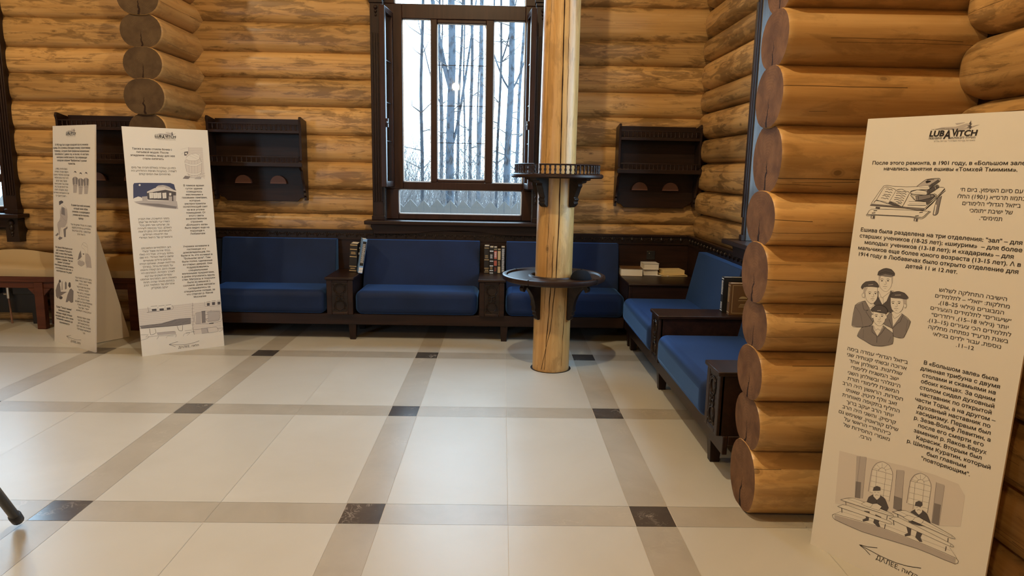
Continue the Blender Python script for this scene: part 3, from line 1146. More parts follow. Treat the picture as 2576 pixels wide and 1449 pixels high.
# ================================================================ log pillar with two round shelves
PX, PY = 0.422, 5.42
b = B()
f1, f2 = wob(0.3), wob(0.7)
rows, uvs = [], []
n = 40
for k in range(60):
    z = H_ROOM * k / 59
    r0 = 0.1505 - 0.0042 * z
    row = []
    for j in range(n):
        a = 2 * math.pi * j / n
        rr = r0 * (1 + 0.010 * math.sin(2 * a + z) + 0.006 * f1(z))
        row.append((PX + 0.004 * z + rr * math.cos(a), PY + rr * math.sin(a), z))
    rows.append(row)
    uvs.append([(z + 3.0, ((2 * math.pi * j / n) - math.pi / 2) * 0.15 - 0.3) for j in range(n + 1)])
b.grid(rows, 0, True, uvs, 0.62)


def crack_on_pillar(b, zs, angs, w):
    rows = []
    for k in range(40):
        t = k / 39.0
        z = zs[0] + (zs[-1] - zs[0]) * t
        i = max(q for q in range(len(zs) - 1) if zs[q] <= z + 1e-9)
        u = (z - zs[i]) / (zs[i + 1] - zs[i])
        a = math.radians(-90 + angs[i] + (angs[i + 1] - angs[i]) * u + 0.7 * math.sin(z * 17) + 0.5 * math.sin(z * 41))
        ww = w * (0.35 + 0.65 * math.sin(math.pi * min(1, max(0.04, t)))) * (1 + 0.3 * math.sin(z * 23))
        r0 = (0.1505 - 0.0042 * z) * (1 + 0.010 * math.sin(2 * a + z) + 0.006 * f1(z)) + 0.0012
        row = []
        for s in (-1, 1):
            aa = a + s * ww / 0.15
            row.append((PX + 0.004 * z + r0 * math.cos(aa), PY + r0 * math.sin(aa), z))
        rows.append(row)
    b.grid(rows, 1)


crack_on_pillar(b, [0.02, 0.35, 0.75, 1.25, 2.7, 4.2], [-34, -9, 3, 7, 2, 0], 0.0042)
crack_on_pillar(b, [0.02, 0.4, 0.78, 1.1], [-24, -17, -10, -8], 0.0030)
crack_on_pillar(b, [0.05, 0.5, 0.7], [30, 36, 38], 0.0018)
crack_on_pillar(b, [0.5, 0.9, 1.4], [-30, -26, -25], 0.0014)
crack_on_pillar(b, [1.5, 2.2, 3.2], [24, 20, 17], 0.0013)
pl = b.build('log_pillar', ['log_clean', 'crack'], smooth=60)
pl['label'] = 'tall cracked golden log pillar standing on the tiled floor'
pl['category'] = 'pillar'
b = B()
b.lathe([(0.150, 0.0005), (0.166, 0.0005), (0.166, 0.002), (0.150, 0.002)], (PX, PY, 0), 36)
b.build('joint', 'black', pl, label='dark gap around the foot of the pillar')


def bracket(parent, prof, ang, t, name, ball=None):
    b = B()
    c, s = math.cos(ang), math.sin(ang)
    b.prism(prof, lambda p, q, k: (p * c - k * s, p * s + k * c, q), -t / 2, t / 2)
    if ball:
        for r, z, k in ball:
            for q in (-0.6, 0, 0.6):
                b.ball((r * c - q * t / 2 * s, r * s + q * t / 2 * c, z), k, 8)
    return b.build(name, 'carved', parent, bevel=0.004)


def dish(prof, a0, a1, parent, name, mat='wood'):
    b = B()
    b.lathe(prof, (0, 0, 0), 64)
    return b.build(name, mat, parent, smooth=35)


lo = thing('pillar_shelf', 'round dark wooden table top ringing the log pillar at seat back height', 'shelf', (PX + 0.003, PY, 0))
dish([(0.172, 0.738), (0.172, 0.772), (0.180, 0.778), (0.196, 0.778), (0.204, 0.768), (0.372, 0.767), (0.380, 0.780), (0.398, 0.784),
      (0.412, 0.778), (0.416, 0.762), (0.412, 0.746), (0.398, 0.740), (0.395, 0.736), (0.172, 0.736)], 0, 0, lo, 'table_top')
for a in (-122, -40, 48, 140):
    b = B()
    c, s = math.cos(math.radians(a)), math.sin(math.radians(a))
    b.prism([(0.377, 0.740), (0.4165, 0.740), (0.4175, 0.784), (0.377, 0.7845)], lambda p, q, k: (p * c - k * s, p * s + k * c, q), -0.0012, 0.0012)
    b.build('rim_joint', 'black', lo)
LO = [(0.146, 0.736), (0.330, 0.736), (0.336, 0.722), (0.322, 0.712), (0.334, 0.695), (0.328, 0.672), (0.312, 0.664), (0.300, 0.680), (0.290, 0.700),
      (0.262, 0.672), (0.232, 0.630), (0.212, 0.580), (0.203, 0.530), (0.208, 0.505), (0.194, 0.492), (0.199, 0.470), (0.184, 0.462), (0.186, 0.440), (0.168, 0.425), (0.146, 0.428)]
for a in (-143, -37, 37, 143):
    bracket(lo, LO, math.radians(a), 0.044, 'bracket')
hi = thing('pillar_shelf', 'round dark wooden shelf with spindle gallery high on the log pillar', 'shelf', (PX + 0.007, PY, 0))
dish([(0.165, 1.546), (0.165, 1.580), (0.352, 1.580), (0.362, 1.572), (0.364, 1.556), (0.352, 1.546)], 0, 0, hi, 'shelf_board')
for k, (a0, a1) in enumerate(((-118, 118), (126, 234))):
    b = B()
    p0, p1 = math.radians(a0), math.radians(a1)
    m = 34
    rows = []
    for j in range(m + 1):
        a = p0 + (p1 - p0) * j / m
        rows.append([((0.328 + 0.009 * math.cos(q)) * math.cos(a), (0.328 + 0.009 * math.cos(q)) * math.sin(a), 1.648 + 0.006 * math.sin(q)) for q in [2 * math.pi * i / 8 for i in range(8)]])
    b.grid(rows, 0, True, flip=True)
    b.poly(rows[0])
    b.poly(list(reversed(rows[-1])))
    gr = b.build('gallery_rail', 'wood', hi, smooth=50)
    nn = 36 if k == 0 else 16
    for j in range(nn):
        a = p0 + 0.02 + (p1 - p0 - 0.04) * j / (nn - 1)
        g = B()
        g.lathe([(0.006, 1.580), (0.0095, 1.584), (0.005, 1.594), (0.0105, 1.610), (0.0055, 1.626), (0.009, 1.637), (0.006, 1.645)], (0.328 * math.cos(a), 0.328 * math.sin(a), 0), 8)
        g.build('spindle', 'wood', gr, smooth=60)
HI = [(0.140, 1.546), (0.300, 1.546), (0.296, 1.532), (0.262, 1.526), (0.258, 1.512), (0.222, 1.505), (0.226, 1.488), (0.214, 1.470), (0.200, 1.430), (0.186, 1.400),
      (0.198, 1.385), (0.186, 1.368), (0.192, 1.352), (0.172, 1.332), (0.152, 1.322), (0.140, 1.335)]
for a in (-131, -40, 50, 140):
    bracket(hi, HI, math.radians(a), 0.058, 'bracket', [(0.188, 1.385, 0.011), (0.184, 1.360, 0.010), (0.172, 1.340, 0.009)])
    c, s = math.cos(math.radians(a)), math.sin(math.radians(a))
b = B()
prof = [(0.082, 0.0), (0.084, 0.004), (0.080, 0.020), (0.070, 0.040), (0.052, 0.058), (0.028, 0.068), (0.001, 0.071)]
b.lathe(prof, (0, 0, 0), 28)
k = b.build('skullcap', 'cap', None, smooth=60)
k.location = (0.630, 5.275, 0.7675)
k['label'] = 'black domed skullcap lying on the round table top of the pillar'
k['category'] = 'cap'

# ================================================================ books
def book(label, loc, rz, t, d, h, cover='leather', bands=(), tilt=0.0, group=None, flat=False, spine_mat='gold', cover_mark=None, blocks=()):
    """upright: spine towards local -y, thickness along x; flat=True lies on its side with thickness up"""
    r = thing('book', label, 'book', loc, rz, group)
    k = thing_pivot(r, tilt, flat, t)
    b = B()
    b.box(-t / 2, -t / 2 + 0.003, 0, d, 0, h)
    b.box(t / 2 - 0.003, t / 2, 0, d, 0, h)
    b.box(-t / 2, t / 2, -0.003, 0.003, 0, h)
    put(b.build('cover', cover, r, bevel=0.0012), k)
    b = B()
    b.box(-t / 2 + 0.003, t / 2 - 0.003, 0.003, d - 0.006, 0.004, h - 0.004)
    put(b.build('pages', 'page', r), k)
    if bands:
        b = B()
        for z, w in bands:
            b.box(-t / 2 * 0.92, t / 2 * 0.92, -0.0040, -0.0028, h * z - w / 2, h * z + w / 2)
        put(b.build('spine_band', spine_mat, r), k)
    for z0, z1, m, w in blocks:
        b = B()
        rnd = random.Random(int(z0 * 100))
        if w == 0:      # a printed label
            b.box(-t / 2 * 0.85, t / 2 * 0.85, -0.0038, -0.0027, h * z0, h * z1)
        else:           # rows of small lettering
            n = max(2, int((z1 - z0) * h / 0.009))
            for i in range(n):
                z = h * z0 + (z1 - z0) * h * (i + 0.5) / n
                x = -t / 2 * 0.62
                while x < t / 2 * 0.5:
                    q = rnd.uniform(0.002, 0.0045)
                    b.box(x, min(x + q, t / 2 * 0.66), -0.0046, -0.0036, z - 0.0026, z + 0.0026)
                    x += q + 0.0016
        put(b.build('spine_label' if w == 0 else 'spine_lettering', m, r), k)
    if cover_mark:
        b = B()
        x = t / 2 if cover_mark > 0 else -t / 2
        e = 0.0006 if cover_mark > 0 else -0.0006
        y0, y1, z0, z1, q = 0.014, d - 0.012, 0.014, h - 0.014, 0.003
        for (p0, p1, s0, s1) in ((y0, y1, z0, z0 + q), (y0, y1, z1 - q, z1), (y0, y0 + q, z0, z1), (y1 - q, y1, z0, z1)):
            b.box(min(x, x + e), max(x, x + e), p0, p1, s0, s1)
        ym = (y0 + y1) / 2
        pts = [(ym + 0.030 * math.cos(math.radians(a)), h * 0.52 + 0.016 * math.sin(math.radians(a))) for a in range(0, 181, 20)]
        b.prism(pts, lambda p, q, s: (s, p, q), min(x, x + e), max(x, x + e))
        for z, w in ((0.46, 0.034), (0.34, 0.020), (0.30, 0.026), (0.26, 0.03)):
            b.box(min(x, x + e), max(x, x + e), ym - w, ym + w, h * z - 0.0018, h * z + 0.0018)
        put(b.build('cover_print', 'gold', r), k)
    return r


def thing_pivot(r, tilt, flat, t):
    return (tilt, flat, t)


def put(o, k):
    tilt, flat, t = k
    if flat:
        o.rotation_euler = (0, math.pi / 2, 0)
        o.location = (0, 0, t / 2)
    elif tilt:
        o.rotation_euler = (0, tilt, 0)
        o.location = (0, 0, t / 2 * abs(math.sin(tilt)))
    return o


BANDS6 = [(0.045, 0.007), (0.20, 0.007), (0.54, 0.007), (0.80, 0.007), (0.95, 0.008)]
A1 = 0.600
book('thick black book with gold spine bands on the first bench armrest', (-1.435, 6.545, A1), 0.06, 0.072, 0.19, 0.275, 'leather', BANDS6, tilt=0.06, group='books on the first armrest',
     blocks=[(0.62, 0.72, 'gold', 1), (0.10, 0.15, 'gold', 1)])
book('slim black book squeezed between the thick gold banded book and the pale blue one', (-1.388, 6.585, A1), 0.06, 0.026, 0.17, 0.250, 'leather', [(0.92, 0.006), (0.70, 0.02)], tilt=0.10, group='books on the first armrest', spine_mat='white_cover',
     blocks=[(0.2, 0.42, 'white_cover', 1)])
book('tall pale blue book leaning against the second blue seat back', (-1.345, 6.455, A1), 0.30, 0.040, 0.16, 0.330, 'blue_cover', [(0.05, 0.02), (0.13, 0.025)], tilt=0.165, group='books on the first armrest', spine_mat='white_cover',
     blocks=[(0.22, 0.93, 'leather', 0), (0.30, 0.86, 'white_cover', 1)])
G2 = 'books on the second armrest'
book('thickest black book with gold lettering, left end of the row on the second armrest', (-0.140, 6.60, A1), 0.0, 0.050, 0.17, 0.268, 'leather', [(0.05, 0.004), (0.19, 0.006), (0.50, 0.006), (0.93, 0.004)], group=G2, blocks=[(0.55, 0.68, 'gold', 1), (0.08, 0.15, 'gold', 1)])
book('black book with white spine bands beside the thickest book on the second armrest', (-0.093, 6.585, A1), 0.0, 0.038, 0.17, 0.258, 'leather', [(0.03, 0.006), (0.12, 0.007), (0.30, 0.007), (0.48, 0.007), (0.86, 0.009)], group=G2, spine_mat='white_cover', blocks=[(0.58, 0.74, 'white_cover', 1), (0.16, 0.27, 'gold', 1)])
book('dark book with two red spine labels in the row on the second armrest', (-0.055, 6.60, A1), 0.0, 0.033, 0.16, 0.255, 'leather', [(0.94, 0.006)], group=G2, blocks=[(0.56, 0.88, 'red_label', 0), (0.30, 0.50, 'red_label', 0), (0.62, 0.84, 'white_cover', 1), (0.08, 0.24, 'red_label', 1)])
book('shortest book with tan spine labels in the row on the second armrest', (-0.019, 6.60, A1), 0.0, 0.032, 0.16, 0.232, 'leather', [], group=G2, blocks=[(0.58, 0.96, 'tan_label', 0), (0.03, 0.30, 'tan_label', 0), (0.34, 0.54, 'gold', 1)])
book('black book with white lettering, right end of the row on the second armrest', (0.019, 6.60, A1), 0.0, 0.036, 0.17, 0.258, 'leather', [], group=G2, blocks=[(0.06, 0.95, 'white_cover', 1)])
# lying in the corner (spines away from the room, pages to the front)
G3 = 'books lying on the corner table'
book('brown covered book lying flat at the left end of the corner table', (1.345, 6.675, 0.600), math.pi - 0.06, 0.075, 0.21, 0.215, 'brown_cover', flat=True, group=G3).location = (1.400, 6.765, 0.6)
book('lower pale book of the stack of two on the corner table', (1.45, 6.66, 0.600), math.pi, 0.060, 0.14, 0.150, 'white_cover', flat=True, group=G3).location = (1.556, 6.775, 0.6)
book('upper pale book of the stack of two on the corner table', (1.45, 6.66, 0.660), math.pi + 0.03, 0.060, 0.15, 0.152, 'white_cover', flat=True, group=G3).location = (1.556, 6.775, 0.660)
t = thing('paper_stack', 'stack of yellowed papers lying on the corner table beside the right seat back', 'papers', (1.70, 6.66, 0.600), 0.08)
for k, (x, y, a, w, m) in enumerate(((0, 0, 0.0, 0.26, 'paper'), (0.006, 0.008, 0.05, 0.25, 'tan_label'), (-0.008, 0.004, -0.04, 0.25, 'paper'), (0.0, 0.02, 0.03, 0.21, 'paper'))):
    b = B()
    h = 0.006 if k < 3 else 0.040
    z = 0.0065 * k
    c, s = math.cos(a), math.sin(a)
    pts = [(x + c * p - s * q, y + s * p + c * q) for p, q in ((-w / 2, -0.08), (w / 2, -0.08), (w / 2, 0.08), (-w / 2, 0.08))]
    b.prism(pts, lambda p, q, u: (p, q, u), z, z + h)
    b.build('sheaf', m, t, bevel=0.002)
t = thing('pen', 'thin white pen lying between the pale books and the yellowed papers', 'pen', (1.585, 6.60, 0.6045))
b = B()
b.tube([(-0.055, 0.02, 0), (0.045, -0.02, 0), (0.062, -0.027, 0)], [0.0042, 0.0042, 0.0015], 8)
b.build('barrel', 'white_cover', t, smooth=40)
# standing on the near armrest of the right bench
G4 = 'books standing on the right bench armrest'
book('black book with white spine lettering standing on the right bench armrest', (1.625, 4.885, 0.600), -math.pi / 2, 0.046, 0.20, 0.262, 'leather', [(0.06, 0.006), (0.95, 0.005)], group=G4, spine_mat='white_cover', blocks=[(0.10, 0.30, 'white_cover', 1), (0.5, 0.9, 'white_cover', 1)])
book('bronze covered book with gold frame standing in front on the right bench armrest', (1.648, 4.800, 0.600), -math.pi / 2, 0.050, 0.185, 0.232, 'brown_cover', [(0.08, 0.006), (0.92, 0.005)], group=G4, cover_mark=1, blocks=[(0.4, 0.85, 'gold', 1)])
# folder behind the standing board
t = thing('box_file', 'black box file with small white label on the bench end behind the standing board', 'file', (-2.80, 6.60, 0.600))
b = B()
b.box(-0.055, 0.060, -0.10, 0.15, 0, 0.285)
o = b.build('case', 'black', t, bevel=0.004)
b = B()
b.box(0.018, 0.055, -0.102, -0.0995, 0.062, 0.085)
b.build('label_strip', 'white_cover', t)

t = thing('power_socket', 'black wall socket on the dark panelling above the corner table', 'socket', (1.505, 6.785, 0.785))
b = B()
b.box(-0.043, 0.043, -0.010, 0.0, -0.043, 0.043)
o = b.build('plate', 'black', t, bevel=0.004)
b = B()
pts = [(0.020 * math.cos(2 * math.pi * k / 20), 0.020 * math.sin(2 * math.pi * k / 20)) for k in range(20)]
b.prism(pts, lambda p, q, u: (p, u, q), -0.0125, -0.009)
for s in (-1, 1):
    b.ball((s * 0.009, -0.0125, 0.0), 0.0025, 6)
b.build('insert', 'black', t, bevel=0.001)
b = B()
b.ball((-0.018, -0.011, 0.020), 0.0035, 8)
b.build('indicator', 'metal', t)

# tripod standing mostly outside the picture
t = thing('tripod', 'black tripod leg with rubber foot reaching in at the lower left', 'tripod', (-1.916, 2.24, 0))
AP = Vector((0, 0, 0.74))
for k, (x, y) in enumerate(((-0.210, 0.595), (-0.46, -0.34), (0.16, -0.60))):
    b = B()
    ft = Vector((x, y, 0.022))
    d = (AP - ft).normalized()
    b.tube([ft + d * 0.03, ft + d * 0.40], 0.0195, 14)
    b.tube([ft + d * 0.38, AP], 0.0235, 14)
    lo_ = b.build('leg', 'black', t, smooth=40)
    b = B()
    b.tube([ft, ft + d * 0.012, ft + d * 0.06, ft + d * 0.068], [0.016, 0.0245, 0.0255, 0.020], 14)
    b.build('rubber_foot', 'black', lo_, smooth=40)
b = B()
b.tube([(0, 0, 0.30), (0, 0, 1.55)], 0.016, 14)
b.tube([(0, 0, 0.70), (0, 0, 0.80)], 0.035, 14)
b.build('centre_column', 'black', t, smooth=40)


# ================================================================ outside
b = B()
b.box(-40, 45, 7.14, 70, -0.75, -0.45)
b.box(2.24, 45, -30, 7.14, -0.75, -0.45)
b.box(-45, 2.24, -30, -2.74, -0.75, -0.45)
b.build('ground', 'ground', kind='structure')


def fence(label, x0, x1, y, ztop, pitch=0.0975):
    t = thing('picket_fence', label, 'fence', ((x0 + x1) / 2, y, -0.45))
    n = int((x1 - x0) / pitch)
    for z in (0.45, 1.25):
        b = B()
        b.box(-(x1 - x0) / 2, (x1 - x0) / 2, 0.012, 0.05, z, z + 0.08)
        b.build('rail', 'fence', t)
    rnd = random.Random(7)
    for k in range(n):
        x = -(x1 - x0) / 2 + (k + 0.5) * pitch
        w = pitch * 0.47
        h = ztop + 0.45 + rnd.uniform(-0.012, 0.012)
        pts = [(x - w, 0.1), (x + w, 0.1)]
        pts += [(x + w, h), (x - w, h - 0.10)] if k % 2 == 0 else [(x + w, h - 0.10), (x - w, h)]
        b = B()
        b.prism(pts, lambda p, q, u: (p, u, q), -0.012, 0.012)
        b.build('picket', 'fence', t)


fence('pale picket fence outside behind the tall window and low pane', -2.6, 1.4, 10.0, 1.155)
fence('pale picket fence outside the window at the far left', -9.6, -5.6, 10.0, 1.155)


def tree(label, x, y, dx, r, h, mat, forks=(), seed=0, group='bare trees beyond the fence'):
    rnd = random.Random(seed)
    t = thing('birch_tree' if mat == 'birch' else 'bare_tree', label, 'tree', (x, y, -0.45), 0, group)
    b = B()
    n = 22
    P, R = [], []
    ph = rnd.uniform(0, 6)
    for k in range(n + 1):
        q = k / n
        P.append((dx * q + 0.025 * math.sin(5 * q + ph) + 0.012 * math.sin(17 * q + ph), 0.03 * math.sin(4 * q + ph), h * q))
        R.append(r * (1.12 - 0.55 * q))
    b.tube(P, R, 9)
    b.build('trunk', mat, t, smooth=60)
    if forks:
        b = B()
        for q, ang, L, rr in forks:
            p = Vector(P[int(q * n)])
            pts = [p + Vector((math.sin(ang) * L * u ** 0.75, 0.06 * u, L * 1.1 * u)) for u in [s / 7.0 for s in range(8)]]
            b.tube(pts, [rr * (1 - 0.65 * k / 7) for k in range(8)], 7)
        b.build('limb', mat, t, smooth=60)
    b = B()
    for k in range(26):
        q = rnd.uniform(0.25, 1)
        p = Vector(P[int(q * n)])
        a = rnd.uniform(0, 6.28)
        L = rnd.uniform(0.3, 0.9)
        d = Vector((math.cos(a), math.sin(a), rnd.uniform(0.1, 0.9))) * L
        e = d + Vector((rnd.uniform(-.2, .2), rnd.uniform(-.2, .2), rnd.uniform(0, .3)))
        b.tube([p, p + d * 0.5, p + e], [0.012, 0.007, 0.003], 4)
    b.build('branches', 'twig', t, smooth=60)


TREES = [
    ('slim birch seen through the left pane with twiggy branches', -1.49, 13, 0.0, 0.034, 7.5, 'aspen', ()),
    ('thin grey tree near the left edge of the middle pane', -1.60, 18, -0.02, 0.036, 9.0, 'aspen', ((0.42, -0.3, 2.2, 0.02),)),
    ('thick forked birch in the middle pane, the widest trunk there', -1.02, 13, 0.06, 0.080, 8.5, 'birch', ((0.43, -0.20, 3.2, 0.052), (0.30, 0.18, 3.0, 0.03))),
    ('dark slim tree just right of the thick forked birch', -1.19, 18, 0.16, 0.040, 9.0, 'aspen', ()),
    ('straight grey tree in the centre of the middle pane', -0.86, 18, 0.02, 0.045, 9.5, 'aspen', ()),
    ('leaning grey birch near the right edge of the middle pane', -0.68, 18, 0.20, 0.056, 9.5, 'birch', ()),
    ('forked thin tree leaning left of the thick birch in the right pane', -0.15, 13, 0.12, 0.026, 8.0, 'aspen', ((0.52, 0.22, 2.0, 0.016),)),
    ('thick white birch leaning right in the right pane', 0.02, 13, 0.20, 0.066, 8.5, 'birch', ((0.42, 0.4, 1.2, 0.02), (0.42, -0.45, 1.3, 0.02))),
    ('thin grey birch at the right edge of the right pane', 0.30, 17, 0.25, 0.042, 9.0, 'birch', ()),
    ('very thin sapling at the left edge of the middle pane', -1.93, 22, 0.05, 0.030, 9.0, 'aspen', ()),
    ('thin sapling beside the thick forked birch', -1.30, 24, -0.05, 0.034, 9.5, 'aspen', ((0.3, 0.2, 2.0, 0.015),)),
    ('sapling far back between the middle grey trees', -0.95, 26, 0.06, 0.034, 9.5, 'aspen', ()),
    ('small far tree between the two right panes', -0.40, 24, 0.05, 0.038, 9.5, 'aspen', ()),
    ('bare tree outside the far left window', -7.9, 14, 0.1, 0.07, 9.0, 'birch', ()),
    ('second bare tree outside the far left window', -7.2, 17, -0.1, 0.05, 9.0, 'aspen', ()),
]
for k, (lb, x, y, dx, r, h, m, fk) in enumerate(TREES):
    tree(lb, x, y, dx, r, h, m, fk, seed=k + 50)

# tangle of leafless brush behind the fence
b = B()
rnd = random.Random(77)
for k in range(2300):
    y = rnd.uniform(11, 30)
    x = rnd.uniform(-0.30 * y, 0.11 * y)
    L = rnd.uniform(0.8, 2.3) * (1.0 + 0.05 * (y - 10))
    lean = rnd.uniform(-0.55, 0.55)
    r = rnd.uniform(0.004, 0.009) * (1 + 0.03 * (y - 10))
    p = Vector((x, y, -0.45))
    m = p + Vector((lean * L * 0.4, rnd.uniform(-.1, .1), L * 0.55))
    e = m + Vector((lean * L * 0.6 + rnd.uniform(-.2, .2), 0, L * 0.5))
    b.tube([p, m, e], [r, r * 0.7, r * 0.3], 3, cap=False)
    for q in range(3):
        s = p.lerp(m, rnd.uniform(0.4, 1)) if q else m
        b.tube([s, s + Vector((rnd.uniform(-.5, .5), 0, rnd.uniform(0.1, 0.6))) * L * 0.4], [r * 0.5, r * 0.2], 3, cap=False)
b.build('undergrowth', 'twig', None, kind='stuff', label='tangle of leafless grey brush behind the picket fence outside', category='brush')


